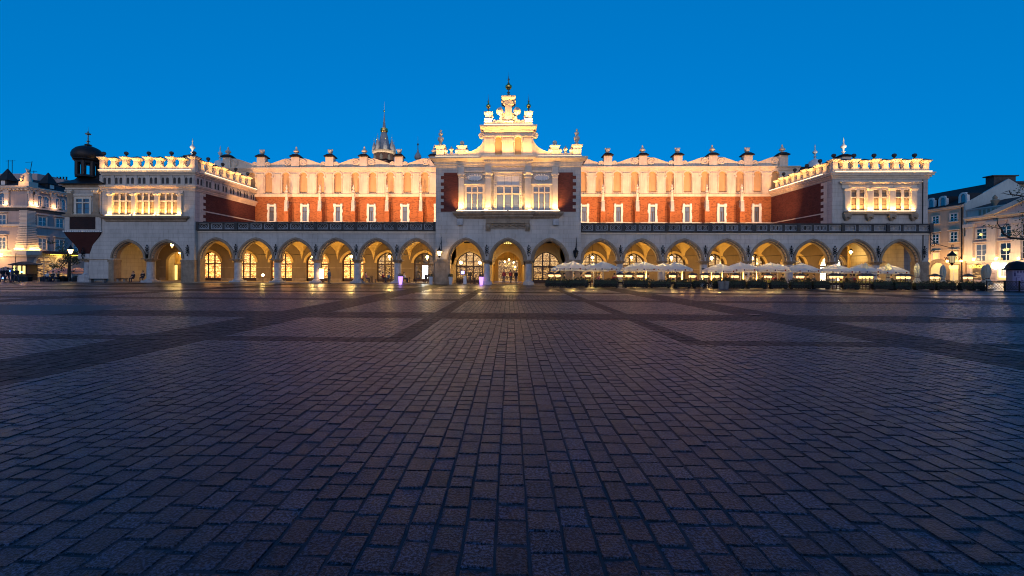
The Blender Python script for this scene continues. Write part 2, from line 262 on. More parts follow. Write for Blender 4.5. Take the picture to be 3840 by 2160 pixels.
# one sett: chamfered top on a skirt
def sett_mesh(name,mt,seed):
    r=random.Random(seed); j=lambda s:r.uniform(-s,s); vs=[]
    for rr,z in ((.5,-.045),(.49,-.006),(.46,0.0)):
        for sx,sy in ((-1,-1),(1,-1),(1,1),(-1,1)): vs.append((sx*rr+j(.025),sy*rr+j(.02),z+(j(.0025) if z==0 else 0)))
    me=bpy.data.meshes.new(name); me.from_pydata(vs,[],[(8,9,10,11)]+[(r0*4+k,r0*4+(k+1)%4,r0*4+4+(k+1)%4,r0*4+4+k) for r0 in (0,1) for k in range(4)]); me.materials.append(mt)
    for p in me.polygons: p.use_smooth=False
    return me
near=sorted(stones[0],key=lambda s:s[2])           # the setts that show largest are pieces of their own
def size(s): d=max(1.2,s[2]); return -1/(d*d)
near=[s for s in near if inview((s[0]+s[1])/2,s[2]) ][:300]
nset=set(near); VARM=[sett_mesh('paving_sett',M['granite'],k) for k in range(14)]
for a,b,y,e in near:
    o=bpy.data.objects.new('paving_sett',random.choice(VARM)); COL.objects.link(o); o.parent=sq
    gx=random.uniform(.009,.024); gy=random.uniform(.006,.02); o.location=((a+b)/2,(y+e)/2,random.uniform(-.003,.003)); o.scale=(b-a-gx,e-y-gy,1); o.rotation_euler=(random.uniform(-.01,.01),random.uniform(-.012,.012),random.uniform(-.018,.018))
def setts(name,L,mt,g,zj,kind='stuff'):
    S=np.array(L); n=len(S); gx=RNG.uniform(g[0],g[1],n); gy=RNG.uniform(g[0]*.5,g[1]*.7,n); cx=(S[:,0]+S[:,1])/2; cyy=(S[:,2]+S[:,3])/2; hw=(S[:,1]-S[:,0]-gx)/2; hl=(S[:,3]-S[:,2]-gy)/2
    V=np.zeros((n,12,3)); zoff=RNG.uniform(-zj,zj,n); tx=RNG.uniform(-.012,.012,n); ty=RNG.uniform(-.012,.012,n)
    for r,(rr,ab,z) in enumerate(((1,0,-.045),(.985,0,-.006),(.93,0,0))):
        for k,(sx,sy) in enumerate(((-1,-1),(1,-1),(1,1),(-1,1))):
            V[:,r*4+k,0]=cx+sx*hw*rr+RNG.uniform(-.004,.004,n); V[:,r*4+k,1]=cyy+sy*hl*rr+RNG.uniform(-.004,.004,n); V[:,r*4+k,2]=z+(zoff+tx*sx*hw+ty*sy*hl if r else 0)
    q=np.array([(8,9,10,11)]+[(r0*4+k,r0*4+(k+1)%4,r0*4+4+(k+1)%4,r0*4+4+k) for r0 in (0,1) for k in range(4)]); Fq=(q[None]+(np.arange(n)*12)[:,None,None]).reshape(-1,4)
    me=bpy.data.meshes.new(name); me.vertices.add(n*12); me.vertices.foreach_set('co',V.reshape(-1)); me.loops.add(Fq.size); me.loops.foreach_set('vertex_index',Fq.reshape(-1)); me.polygons.add(len(Fq)); me.polygons.foreach_set('loop_start',np.arange(0,Fq.size,4)); me.update(calc_edges=True); me.polygons.foreach_set('use_smooth',np.zeros(len(Fq),dtype=bool))
    at_=me.attributes.new('tone','FLOAT','POINT'); at_.data.foreach_set('value',np.repeat(RNG.uniform(0,1,n),12)); me.materials.append(mt)
    o=bpy.data.objects.new(name,me); COL.objects.link(o); o.parent=sq; o['kind']=kind; return o
setts('granite_setts',[s for s in stones[0] if s not in nset],M['granite'],(.009,.024),.004)
setts('band_slabs',stones[1],M['slab'],(.006,.014),.002)
def sheet(name,x0,x1,y0,y1,z,mt): return MB().add([(x0,y0,z),(x1,y0,z),(x1,y1,z),(x0,y1,z)],[(0,1,2,3)]).build(name,mt,sq)
sheet('far_paving',-400,400,31.0,700,-.002,M['far'])
sheet('side_paving',-400,-44,-60,31.0,-.0025,M['far']); sheet('side_paving',46,400,-60,31.0,-.0025,M['far'])
sheet('near_paving',-44,46,-60,1.3,-.0025,M['far'])
sheet('asphalt_patch',-23.5,-16.6,15.15,19.4,.004,M['asphalt'])
for x0,x1 in ((-62,-60),(-45,-43),(-27.2,-25.1),(-9.25,-7.15),(8.75,10.75),(26.7,28.8),(44.5,46.5)): sheet('paving_band',x0,x1,31.0,53.2,.003,M['slab'])
for x0,x1 in ((-2.98,-2.38),(4.03,4.6)): sheet('paving_band',x0,x1,31.0,40.2,.003,M['slab'])
for y0,y1 in ((33.2,34.9),(40.2,41.4),(48.5,49.4)): sheet('paving_band',-90,70,y0,y1,.0072,M['slab'])
for px,py,r in ((2420,1096,.55),(2665,1116,.35),(2825,1181,.3),(3560,1192,.55)):     # manhole covers
    d=ray(px,py); t=-EYE/d[2]; mh=MB().lathe(0,0,[(r,.002),(r,.014),(r*.9,.014),(r*.88,.009),(.01,.011)],24); tag(mh.build('manhole_cover',M['iron']),{2420:'dark round manhole cover near the hedge, leftmost of four',2665:'small dark manhole cover in front of the parked bicycle',2825:'small manhole cover on the reddish paving band',3560:'large dark manhole cover at the far right of the square'}[px],'manhole','manhole covers in the paving').location=(d[0]*t,d[1]*t,0.008)
# ================================================================ CLOTH HALL
AX=-.33; FY=55.0
hall=thing('cloth_hall','long floodlit Renaissance market hall with arcades, brick upper walls and gabled centre','building',(AX,FY,0))
P=lambda mb,n,m,par=None,sm=False: mb.build(n,M[m],par or hall,sm)
B=5.17; C0=13.95; SPR=3.05; AR=2.43
WY=12.6                                           # depth of the brick upper wall behind the arcade front
def arch_wall(mb,bays,z_top,y0,y1,a,rise,spr,edges):
    """wall with pointed openings: bays=list of centres, edges=(x0,x1)"""
    xs=edges[0]
    for c in bays:
        A=parch(a,rise,9,c,spr); n=len(A)
        mb.box(xs,c-a,y0,y1,spr,z_top) if c-a-xs>.01 else None
        for (xa,za),(xb,zb) in zip(A,A[1:]):
            mb.add([(xa,y0,za),(xb,y0,zb),(xb,y0,z_top),(xa,y0,z_top),(xa,y1,za),(xb,y1,zb),(xb,y1,z_top),(xa,y1,z_top)],[(0,1,2,3),(7,6,5,4),(0,4,5,1)])
        xs=c+a
    if edges[1]-xs>.01: mb.box(xs,edges[1],y0,y1,spr,z_top)
    return mb
def archivolt(par,c,a,rise,spr,y):
    o=MB().ring(parch(a-.001,rise,10,c,spr),parch(a,rise,10,c,spr,.14),y-.05,y+.3)
    o.ring(parch(a,rise,10,c,spr,.141),parch(a,rise,10,c,spr,.34),y-.16,y+.02)
    o.ring(parch(a,rise,10,c,spr,-.10),parch(a,rise,10,c,spr,-.002),y+.25,y+.75)
    return P(o,'archivolt','stone',par,True)
def column(x,y,w=.45,zt=3.02,zb=.12):
    c=P(MB().lathe(x,y,[(w*1.02,zb+.38),(w,zb+.6),(w*.97,zt-.5),(w*.9,zt-.42)],18),'column','col',None,True)
    P(MB().stack(x,y,[(w+.27,zb-.14),(w+.27,zb+.14),(w+.2,zb+.17)]).lathe(x,y,[(w+.2,zb+.16),(w+.22,zb+.24),(w+.12,zb+.3),(w+.04,zb+.4)],18),'base','col',c,True)
    k=MB().lathe(x,y,[(w*.9,zt-.43),(w+.05,zt-.38),(w+.02,zt-.33),(w+.18,zt-.1),(w+.2,zt-.08)],18)
    for q in range(8):                            # carved leaves round the capital
        an=q*math.pi/4; k.ball(x+(w+.13)*math.cos(an),y+(w+.13)*math.sin(an),zt-.17,.1,6)
    k.stack(x,y,[(w+.24,zt-.08),(w+.26,zt-.02),(w+.26,zt+.03)]); P(k,'capital','stone',c); return c
def anchor(x,y,z):                                # fleur-de-lis wall anchor
    o=MB(); o.tube([(x,y,z-.55),(x,y,z+.55)],[.02,.035],6); o.ball(x,y,z+.6,.075,6,1.6); o.ball(x,y,z-.62,.07,6,1.7); o.ball(x,y,z,.11,8)
    for s in (-1,1):
        for dz in (.3,-.3): o.tube([(x,y,z+dz*.6),(x+s*.12,y,z+dz*.8),(x+s*.2,y,z+dz*1.3),(x+s*.13,y,z+dz*1.6)],[.04,.05,.045,.02],5); o.ball(x+s*.17,y,z+dz*.35,.06,5)
    return P(o,'iron_anchor','iron')
# ---- arcade bays
Lc=[-(C0+B*k) for k in range(5)]; Rc=[C0+B*k for k in range(8)]
LW=-39.65; bayL=[-11.47]+[-(C0+B*(k+.5)) for k in range(4)]+[-37.2]; bayR=[11.47]+[C0+B*(k+.5) for k in range(7)]
a=2.12
wl=P(arch_wall(MB(),list(reversed(bayL)),6.62,0,.9,a,AR,SPR,(LW,-8.9)),'arcade_wall','plaster'); wr=P(arch_wall(MB(),bayR,6.5,0,.9,a,AR,SPR,(8.9,50.95)),'arcade_wall','plaster')
for c in bayL: archivolt(wl,c,a,AR,SPR,0)
for c in bayR: archivolt(wr,c,a,AR,SPR,0)
for x in Lc+Rc[:-1]:
    column(x,.42); P(MB().stack(x,.42,[(.5,3.04),(.5,3.1),(.46,3.12),(.46,3.75),(.40,3.95)]),'impost_block','col'); anchor(x,-.13,4.25)
for x0,x1,wt in ((LW,-39.32,1.0),(-9.3,-8.88,.9),(8.88,9.3,.9),(49.65,50.95,.9)):   # end piers
    P(MB().box(x0,x1,-.06,.95,.0,2.7).box(x0-.02,x1+.04,-.12,1,2.7,2.9).box(x0-.02,x1+.02,-.1,.96,2.9,3.05),'pier','stone')
anchor(50.3,-.2,4.25)
# arcade floor with one step, inner wall, vaults
P(MB().box(-52.5,-8.6,-.75,7.2,0,.1).box(8.6,51.0,-.75,7.2,0,.1).box(-8.6,8.6,-1.0,7.2,0,.06),'arcade_floor','stone')
IY=7.0
allb=list(zip(bayL,[(-13.95,-8.9)]+[(-(C0+B*(k+1)),-(C0+B*k)) for k in range(4)]+[(LW,-34.63)]))+list(zip(bayR,[(8.9,13.95)]+[(C0+B*k,C0+B*(k+1)) for k in range(7)]))
def vault(x0,x1,y0,y1,spr,rx,ry,n=20):
    mb=MB(); vs=[]; pr=lambda u,r:r*math.sqrt(max(0,1-abs(u)**2.05))
    for j in range(n+1):
        for i in range(n+1):
            u=2*i/n-1; v=2*j/n-1; vs.append((x0+(x1-x0)*i/n,y0+(y1-y0)*j/n,spr+max(pr(u,rx),pr(v,ry))))
    fs=[]
    for j in range(n):
        for i in range(n):
            q=[j*n+j+i,j*n+j+i+1,(j+1)*(n+1)+i+1,(j+1)*(n+1)+i]
            fs+= [(q[0],q[1],q[2]),(q[0],q[2],q[3])] if (i-n/2+.5)*(j-n/2+.5)>0 else [(q[0],q[1],q[3]),(q[1],q[2],q[3])]
    mb.add(vs,fs); o=P(mb,'vault','plaster_in'); return o
for c,(x0,x1) in allb: vault(x0,x1,.9,IY,3.15,2.75,2.85)
vault(-50.9,-45.7,.4,IY,3.15,2.6,2.7); vault(-45.7,-39.75,.4,IY,3.15,2.6,2.7)
for x in Lc+Rc[:-1]: P(MB().tube([(x,.8,3.85),(x,IY,3.85)],.03,5),'tie_rod','iron')
# inner wall: arched openings with glazed shop doors; off-axis rhythm of the old stalls
doorL=[-11.8,-17.1,-22.1,-27.3,-32.5,-37.7,-42.9]; doorR=[11.9,17.5,23.1,28.4,33.9,39.3,44.5]
kinds=dict(zip(doorL+doorR,['bright','cafe','shop','shop2','shop','shop2','shop','cafe','cafe','shopw2','dimc','dimc','dimc','shopw']))
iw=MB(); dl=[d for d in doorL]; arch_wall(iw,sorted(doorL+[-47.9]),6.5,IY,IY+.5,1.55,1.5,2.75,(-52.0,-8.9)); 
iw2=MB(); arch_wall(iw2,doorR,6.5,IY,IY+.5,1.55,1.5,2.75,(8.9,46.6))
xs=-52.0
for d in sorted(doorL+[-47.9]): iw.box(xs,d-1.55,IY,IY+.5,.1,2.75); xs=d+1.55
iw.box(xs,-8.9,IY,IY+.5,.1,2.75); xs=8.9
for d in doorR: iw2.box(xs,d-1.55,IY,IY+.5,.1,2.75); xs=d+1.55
iw2.box(xs,46.6,IY,IY+.5,.1,2.75); P(iw2,'inner_wall','wall_in_shade')
P(iw,'inner_wall','wall_in_shade')
def shop_door(x,y,kind,a=1.55,zs=2.75,rise=1.5):
    d=empty('shop_door',(x,y,0),0,hall); fr=MB(); A=parch(a,rise,9,0,zs); Ai=parch(a-.14,rise-.1,9,0,zs)
    fr.ring(Ai,A,0,.14)
    for s in (-1,1): fr.box(s*a if s<0 else a-.14,-a+.14 if s<0 else a,0,.14,.1,zs)
    fr.box(-a,a,-.03,.12,zs-.32,zs-.12)
    for xx in (-.48,.48): fr.box(xx-.09,xx+.09,-.01,.12,.1,zs+rise*.93)
    fr.box(-a,a,0,.12,.1,.55)
    P(fr,'frame','wood',d)
    up={'bright':'dim','cafe':'leaded','shop':'shop','shop2':'shop2','shopw':'shopw','shopw2':'leaded','dimc':'leaded'}[kind]; lo={'bright':'dim','cafe':'cafe','shop':'shop','shop2':'shop2','shopw':'shopw','shopw2':'cafe','dimc':'cafe'}[kind]
    for x0,x1 in ((-a+.14,-.57),(-.39,.39),(.57,a-.14)):
        o=MB(); o.box(x0,x1,.07,.09,.55,zs-.32); m=lo
        if kind=='bright' and abs(x0)<.45: m='bright'
        P(o,'pane',m,d)
        pts=[(x0,zs-.12),(x1,zs-.12)]+[p for p in reversed(Ai) if x0<p[0]<x1]
        zz=lambda q:np.interp(q,[p[0] for p in Ai],[p[1] for p in Ai])
        pts=[(x0,zs-.12),(x1,zs-.12),(x1,float(zz(x1)))]+[p for p in reversed(Ai) if x0<p[0]<x1]+[(x0,float(zz(x0)))]
        P(MB().prism(pts,.07,.09),'fanlight_pane',up,d)
        bars=MB()
        if kind not in ('bright','shop','shop2'):
            for k in range(1,4): bars.box(x0,x1,.05,.066,zs-.12+k*.33,zs-.10+k*.33) if zs+k*.33<float(zz((x0+x1)/2)) else None
            bars.box((x0+x1)/2-.012,(x0+x1)/2+.012,.052,.068,zs-.12,float(zz((x0+x1)/2)))
            bars.box(x0,x1,.05,.066,1.45,1.49)
            P(bars,'glazing_bar','iron',d)
    P(MB().ring(parch(a,rise,9,0,zs,-.005),parch(a,rise,9,0,zs,.32),-.5,-.44) ,'door_surround','plaster_in',d)
    return d
for d in doorL+doorR: shop_door(d,IY+.3,kinds[d])
P(MB().box(-52,-45.8,IY+3.6,IY+3.8,.1,6.4).box(-46.0,-45.8,IY+.5,IY+3.6,.1,6.4).box(-52,-45.8,IY+.5,IY+3.6,5.0,5.1),'passage_wall','plaster_in')
for xa,xb in zip([-52]+sorted(doorL+[-47.9])+doorR[:0],sorted(doorL+[-47.9])+[-8.9]): P(MB().box(xa+1.6,xb-1.6,IY-.06,IY-.003,1.95,2.08).box(xa+1.6,xb-1.6,IY-.04,IY-.003,.1,.5),'dado','stone') if xb-xa>3.4 else None
for xa,xb in zip(doorR,doorR[1:]): P(MB().box(xa+1.6,xb-1.6,IY-.06,IY-.003,1.95,2.08).box(xa+1.6,xb-1.6,IY-.04,IY-.003,.1,.5),'dado','stone')
# open passage at the end bays, lit from inside
P(MB().box(46.6,50.0,IY+3.9,IY+4.1,.1,6.5).box(46.4,46.6,IY+.5,IY+4.1,.1,6.5),'passage_wall','plaster_in')
for x0,x1,z0,z1,m_ in ((-51.0,-50.2,.1,2.35,'lit_win'),(47.6,48.7,.1,2.2,'lit_win')):
    yy=IY+3.6 if x0<0 else IY+3.9
    dd=P(MB().box(x0,x1,yy-.03,yy-.005,z0,z1),'lit_doorway',m_); P(MB().box(x0-.22,x0,yy-.12,yy-.002,z0,z1+.22).box(x1,x1+.22,yy-.12,yy-.002,z0,z1+.22).box(x0,x1,yy-.12,yy-.002,z1,z1+.22).box((x0+x1)/2+.12,x1,yy-.05,yy-.031,z0,z1),'frame','stone',dd)
# ---- terrace slab and balustrades
P(MB().box(LW+.02,-8.92,-.18,WY,6.624,6.66).box(8.92,51.1,-.2,WY,6.504,6.56),'terrace_slab','dark')
P(MB().box(LW+.03,-8.93,-.1,.0-.004,6.42,6.62).box(8.93,51.0,-.1,-.004,6.3,6.5),'string_course','pale')
def balustrade(x0,x1,zb,n):
    b=empty('balustrade',(0,0,0),0,hall); zt=zb+1.08
    P(MB().box(x0,x1,-.3,.25,zb,zb+.16).box(x0,x1,-.34,.28,zt-.16,zt),'rail','dark',b)
    pw=(x1-x0)/n; wid=[.3,.4,.3]
    for k in range(n):
        xa=x0+pw*k; e=[0,.33,.67,1.0]
        for q in range(3):
            u0=xa+pw*e[q]+.16; u1=xa+pw*e[q+1]-.16
            if q==0: P(MB().box(xa-.2,xa+.2,-.36,.24,zb+.02,zt+.02),'post','dark',b)
            P(MB().box(xa+pw*e[q]-.15,u0+.001,-.22,.18,zb+.16,zt-.16),'post','dark',b) if q else None
            t=MB(); z0,z1=zb+.18,zt-.18; fr=.07
            t.box(u0,u1,-.2,-.06,z0,z0+fr).box(u0,u1,-.2,-.06,z1-fr,z1).box(u0,u0+fr,-.2,-.06,z0+fr,z1-fr).box(u1-fr,u1,-.2,-.06,z0+fr,z1-fr)
            m=3 if q==1 else 2; cw=(u1-u0-2*fr)/m
            for i in range(m):
                ca=u0+fr+cw*i; cb=ca+cw; y=-.13
                t.tube([(ca,y,z0),(cb,y,z1)],.03,4).tube([(ca,y,z1),(cb,y,z0)],.03,4)
                if x0>0: t.tube([((ca+cb)/2+cw*.3*math.cos(w_*math.pi/4),y,(z0+z1)/2+.2*math.sin(w_*math.pi/4)) for w_ in range(9)],.025,4)
                else: t.tube([(ca,y,(z0+z1)/2),((ca+cb)/2,y,z0+.04),(cb,y,(z0+z1)/2)],.025,4)
            P(t,'tracery_panel','trace',b); P(MB().box(u0,u1,.1,.2,z0-.02,z1+.02),'backing','dark',b)
    P(MB().box(x1-.4,x1,-.36,.24,zb+.02,zt+.02),'post','dark',b)
balustrade(LW+.05,-8.95,6.66,6); balustrade(8.95,51.2,6.56,8)
# ---- upper brick wall with niches, windows, buttresses and attic
UX0,UX1=-46.5,43.6
uw=MB().box(UX0-8,UX1+8,WY,WY+9,6,13.1); UW=P(uw,'upper_wall','brick')
P(MB().box(UX0,UX1,WY-.12,WY-.003,13.1,13.4).box(UX0,UX1,WY-.2,WY-.004,13.4,13.52),'string_course','cream')
P(MB().box(UX0,UX1,WY-.2,WY+.02,9.05,9.2),'string_course','pale')
niL=[-42.9,-40.2,-37.5,-34.75,-32.0,-29.3,-26.55,-23.8,-21.1,-18.35,-15.65,-12.95,-10.25]; niR=[11.3,13.93,16.55,19.17,21.85,24.46,27.1,29.7,32.3,34.9,37.5,40.1]
def niche_wall(ns,x0,x1):
    mb=MB(); aw=.62; xs=x0; zs=16.3
    for c in ns:
        if c-aw>xs: mb.box(xs,c-aw,WY-.02,WY+.45,13.524,17.05)
        A=rarch(aw,10,c,zs)
        for (xa,za),(xb,zb) in zip(A,A[1:]): mb.add([(xa,WY-.02,za),(xb,WY-.02,zb),(xb,WY-.02,17.05),(xa,WY-.02,17.05),(xa,WY+.45,za),(xb,WY+.45,zb)],[(0,1,2,3),(0,4,5,1)])
        mb.box(c-aw,c+aw,WY-.02,WY+.45,13.524,13.72)
        xs=c+aw
    mb.box(xs,x1,WY-.02,WY+.45,13.524,17.05); o=P(mb,'niche_wall','cream')
    for c in ns:
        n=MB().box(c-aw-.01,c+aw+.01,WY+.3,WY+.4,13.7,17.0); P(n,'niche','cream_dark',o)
        t=MB().ring(rarch(aw,10,c,zs),rarch(aw+.2,10,c,zs),WY-.12,WY-.022)
        for s in (-1,1):
            t.lathe(c+s*(aw+.04),WY-.05,[(.09,13.72),(.075,13.8),(.075,15.95),(.12,16.05)],8); t.box(c+s*(aw+.06)-.16,c+s*(aw+.06)+.16,WY-.18,WY-.02,16.05,16.28)
        P(t,'niche_arch','cream',o,True)
        P(MB().add([(c-.75,WY-.16,13.5),(c+.75,WY-.16,13.5),(c+.62,WY+.3,13.76),(c-.62,WY+.3,13.76)],[(0,1,2,3)]),'niche_sill','tileroof',o)
    return o
NW=[niche_wall(sorted(niL),UX0,-8.6),niche_wall(niR,8.6,UX1)]
def flat_pil(par,ns):
    for p,q in zip(ns,ns[1:]):
        m=(p+q)/2; P(MB().box(m-.52,m+.52,WY-.09,WY-.021,13.53,16.55).box(m-.56,m+.56,WY-.16,WY-.03,16.55,16.72),'pilaster','cream',par)
flat_pil(NW[0],sorted(niL)); flat_pil(NW[1],niR)
P(MB().box(UX0,UX1,WY-.16,WY+.5,17.052,17.2).box(UX0,UX1,WY-.26,WY+.5,17.2,17.38).box(UX0,UX1,WY-.42,WY+.5,17.38,17.5).box(UX0,UX1,WY-.50,WY+.5,17.5,17.6),'cornice','cream')
winL=[-10.75-5.23*k for k in range(6)]; winR=[11.55+5.15*k for k in range(6)]
for k,x in enumerate(winL+winR):
    if abs(x)>38: continue
    wd=empty('upper_window',(x,WY-.13,0),0,hall); f=MB(); rnd=random.Random(k)
    for z in np.arange(9.25,11.55,.46):
        for s in (-1,1):
            e=rnd.uniform(.0,.14); f.box(*(sorted((s*.36,s*(.62+e)))),-.1,.3,z,z+.455)
    f.box(-.66,.66,-.12,.3,11.55,11.85).box(-.7,.7,-.16,.3,9.05,9.25); P(f,'stone_surround','lintel',wd)
    g=MB().box(-.36,-.30,.0,.12,9.25,11.55).box(.30,.36,.0,.12,9.25,11.55).box(-.3,.3,.0,.12,9.25,9.32).box(-.3,.3,.0,.12,11.46,11.55).box(-.035,.035,.0,.12,9.32,10.7).box(-.3,.3,-.01,.12,10.7,10.8); P(g,'frame','wood',wd)
    for x0,x1,z0,z1 in ((-.3,-.035,9.32,10.7),(.035,.3,9.32,10.7),(-.3,.3,10.8,11.46)): P(MB().box(x0,x1,.05,.07,z0,z1),'pane','glass',wd); 
    P(MB().box(-.29,.29,.10,.11,10.4,11.45),'curtain','white',wd)
butL=[-13.35-5.2*k for k in range(5)]; butR=[14.18+5.13*k for k in range(5)]
for x in butL+butR:
    bt=P(MB().box(x-.36,x+.36,WY-1.15,WY-.002,6.6,10.9).add([(x-.4,WY-1.2,10.9),(x+.4,WY-1.2,10.9),(x+.4,WY-.003,12.3),(x-.4,WY-.003,12.3),(x-.4,WY-.003,10.9),(x+.4,WY-.003,10.9)],[(0,1,2,3),(0,3,4),(1,5,2),(0,4,5,1)]),'buttress','brick')
    P(MB().box(x-.42,x+.42,WY-1.22,WY-.01,8.9,9.1),'plinth','stone',bt); P(MB().frus(x,WY-.95,10.7,.56,.56,12.25,.44,.44),'stone_cap','col',bt)
    z=12.25; s=MB().stack(x,WY-.95,[(.24,z),(.24,z+.1),(.20,z+.12)]); s.lathe(x,WY-.95,[(.21,z+.1),(.23,z+.5),(.19,z+1.0),(.22,z+1.45),(.25,z+1.62),(.12,z+1.75),(.1,z+1.8),(.15,z+1.9),(.15,z+2.0),(.22,z+2.1),(.2,z+2.16),(.1,z+2.2),(.13,z+2.35),(.02,z+2.6)],10,0,1,.8)
    for q in (-1,1): s.tube([(x+q*.2,WY-1.1,z+1.5),(x+q*.15,WY-1.2,z+1.1),(x+q*.02,WY-1.2,z+1.25)],[.07,.06,.05],5)
    P(s,'pinnacle_statue','pale',bt,True)
# attic pedestals, urns and masks, scrolled parapet
def urn(par,x,y,z,kind,s=1.0):
    u=MB()
    if kind==0:
        u.stack(x,y,[(.38*s,z),(.28*s,z+.12*s)]).lathe(x,y,[(.2*s,z+.1*s),(.16*s,z+.2*s),(.42*s,z+.42*s),(.46*s,z+.55*s),(.36*s,z+.62*s),(.4*s,z+.68*s),(.2*s,z+.9*s),(.13*s,z+1.1*s),(.16*s,z+1.18*s),(.03*s,z+1.42*s)],12)
        for k in range(6): u.ball(x+.42*s*math.cos(k*1.047),y+.42*s*math.sin(k*1.047),z+.52*s,.1*s,6)
    else:                                          # grotesque mask
        u.stack(x,y,[(.34*s,z),(.26*s,z+.1*s)]).lathe(x,y,[(.22*s,z+.08*s),(.36*s,z+.3*s),(.4*s,z+.55*s),(.36*s,z+.78*s),(.2*s,z+.9*s),(.02,z+.92*s)],10)
        for q in (-1,1): u.ball(x+q*.34*s,y-.05,z+.78*s,.13*s,6,1.3); u.ball(x+q*.15*s,y-.34*s,z+.62*s,.07*s,6); u.ball(x+q*.2*s,y-.3*s,z+.4*s,.12*s,6)
        u.frus(x,y-.38*s,z+.35*s,.16*s,.14*s,z+.62*s,.07*s,.07*s); u.box(x-.17*s,x+.17*s,y-.42*s,y-.3*s,z+.2*s,z+.28*s)
    return P(u,'urn' if kind==0 else 'stone_mask','pale',par,True)
pedL=[-44.1,-38.63,-33.2,-27.8,-22.45,-16.97,-11.55]; pedR=[9.85,15.07,20.35,25.6,30.8,36.0,41.2]
peds=sorted(pedL+pedR); AY=WY+.05
for k,x in enumerate(peds):
    kind=(k%2) if x<0 else ((k+1)%2)
    pd=P(MB().box(x-.62,x+.62,AY-.35,AY+.6,17.605,19.25),'attic_pedestal','cream'); P(MB().stack(x,AY+.12,[(.78,19.25),(.8,19.36),(.42,19.72)]),'cap','tileroof',pd); urn(pd,x,AY+.1,19.7,kind,.92)
def scroll(par,cx,cz,r,s,y,mat='cream'):
    pts=[]; 
    for i in range(26): t=i/25*2.6*2*math.pi*.62; rr=r*(1-.8*i/25); pts.append((cx+s*rr*math.cos(t),y,cz+rr*math.sin(t)))
    m=MB().tube(pts,[r*.17*(1-.5*i/25) for i in range(26)],5); m.prism([(cx+r*.98*math.cos(q*math.pi/8),cz+r*.98*math.sin(q*math.pi/8)) for q in range(16)],y+.02,y+.42)
    return P(m,'scroll',mat,par)
for p,q in zip(peds,peds[1:]):
    if p<0<q: continue
    kp=(peds.index(p)%2) if p<0 else ((peds.index(p)+1)%2)   # the tall scroll stands beside an urn, the low one beside a mask
    x0,x1=p+.62,q-.62; hi,lo=19.0,18.25
    if kp==0: prof=lambda t:17.62+.42+.98*(.5+.5*math.cos(math.pi*t))**.9
    else: prof=lambda t:17.62+.42+.98*(.5-.5*math.cos(math.pi*t))**.9
    n=16; top=[(x0+(x1-x0)*i/n,min(18.95,prof(i/n) if .0<=i/n<=1 else 18)) for i in range(n+1)]
    pp=P(MB().prism([(x0,17.605),(x1,17.605)]+list(reversed(top)),AY-.1,AY+.3),'parapet','cream')
    P(MB().ring(top,[(x_,z_+.12) for x_,z_ in top],AY-.2,AY+.34),'coping','cream',pp)
    bx,sx_=(x0+.62,1) if kp==0 else (x1-.62,-1); sc_=(x1-.42,-1) if kp==0 else (x0+.42,1)
    scroll(pp,bx,18.42,.55,-sx_,AY-.24); scroll(pp,sc_[0],18.1,.45,-sc_[1],AY-.24)
P(MB().box(UX0-8,UX1+8,WY+.5,WY+8.8,13.1,17.7).add([(UX0-8,WY+.6,17.7),(UX1+8,WY+.6,17.7),(UX1+4,WY+4.6,18.3),(UX0-4,WY+4.6,18.3),(UX1+8,WY+8.8,17.7),(UX0-8,WY+8.8,17.7)],[(0,1,2,3),(3,2,4,5)]),'roof','slate')
# ---- central block
CYF=-1.0; HW=8.9
cw=MB(); arch_wall(cw,[-5.15,0,5.15],8.0,CYF,CYF+1.0,2.02,2.4,SPR,(-HW,HW)); cw.box(-HW,HW,CYF,CYF+1,8.0,14.4).box(-HW,-7.17,CYF,CYF+1.1,0,SPR).box(7.17,HW,CYF,CYF+1.1,0,SPR)
cw.box(-HW,-HW+.6,CYF+1,WY,0,14.4).box(HW-.6,HW,CYF+1,WY,0,14.4); CW=P(cw,'central_wall','plaster')
for c in (-5.15,0,5.15): archivolt(CW,c,2.02,2.4,SPR,CYF)
for s in (-1,1):
    x0,x1=sorted((s*7.1,s*8.96)); P(MB().box(x0,x1,CYF-.06,CYF+1.12,0,.75).box(x0,x1,CYF-.03,CYF+1.11,.75,2.75).box(x0-.03,x1+.03,CYF-.1,CYF+1.13,2.75,2.95).box(x0,x1,CYF-.05,CYF+1.11,2.95,3.08),'pier','stone')
    column(s*2.575,CYF+.5,.4,3.0,.14); P(MB().stack(s*2.575,CYF+.5,[(.46,3.04),(.46,3.6),(.38,3.9)]),'impost_block','col'); anchor(s*2.575,CYF-.14,4.2)
# quoined brick panels
for s in (-1,1):
    p=MB(); x0,x1=sorted((s*6.1,s*7.9)); p.box(x0,x1,CYF-.05,CYF+.02,8.95,13.75)
    for k in range(12):
        z=8.95+k*.4
        if k%2==0: q0,q1=sorted((s*7.9,s*8.28)); p.box(q0,q1,CYF-.05,CYF+.02,z,min(13.75,z+.4))
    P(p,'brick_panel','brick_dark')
def sweep_cornice(name,mat,hw,y,prof,depth=.6,xc=0):
    m=MB()
    for (o0,z0),(o1,z1) in zip(prof,prof[1:]):
        a_,b_=o0,o1
        m.add([(xc-hw-a_,y-a_,z0),(xc+hw+a_,y-a_,z0),(xc+hw+b_,y-b_,z1),(xc-hw-b_,y-b_,z1),(xc-hw-a_,y+depth,z0),(xc+hw+a_,y+depth,z0),(xc+hw+b_,y+depth,z1),(xc-hw-b_,y+depth,z1)],[(0,1,2,3),(1,5,6,2),(4,0,3,7),(0,4,5,1),(3,2,6,7)])
    return P(m,name,mat)
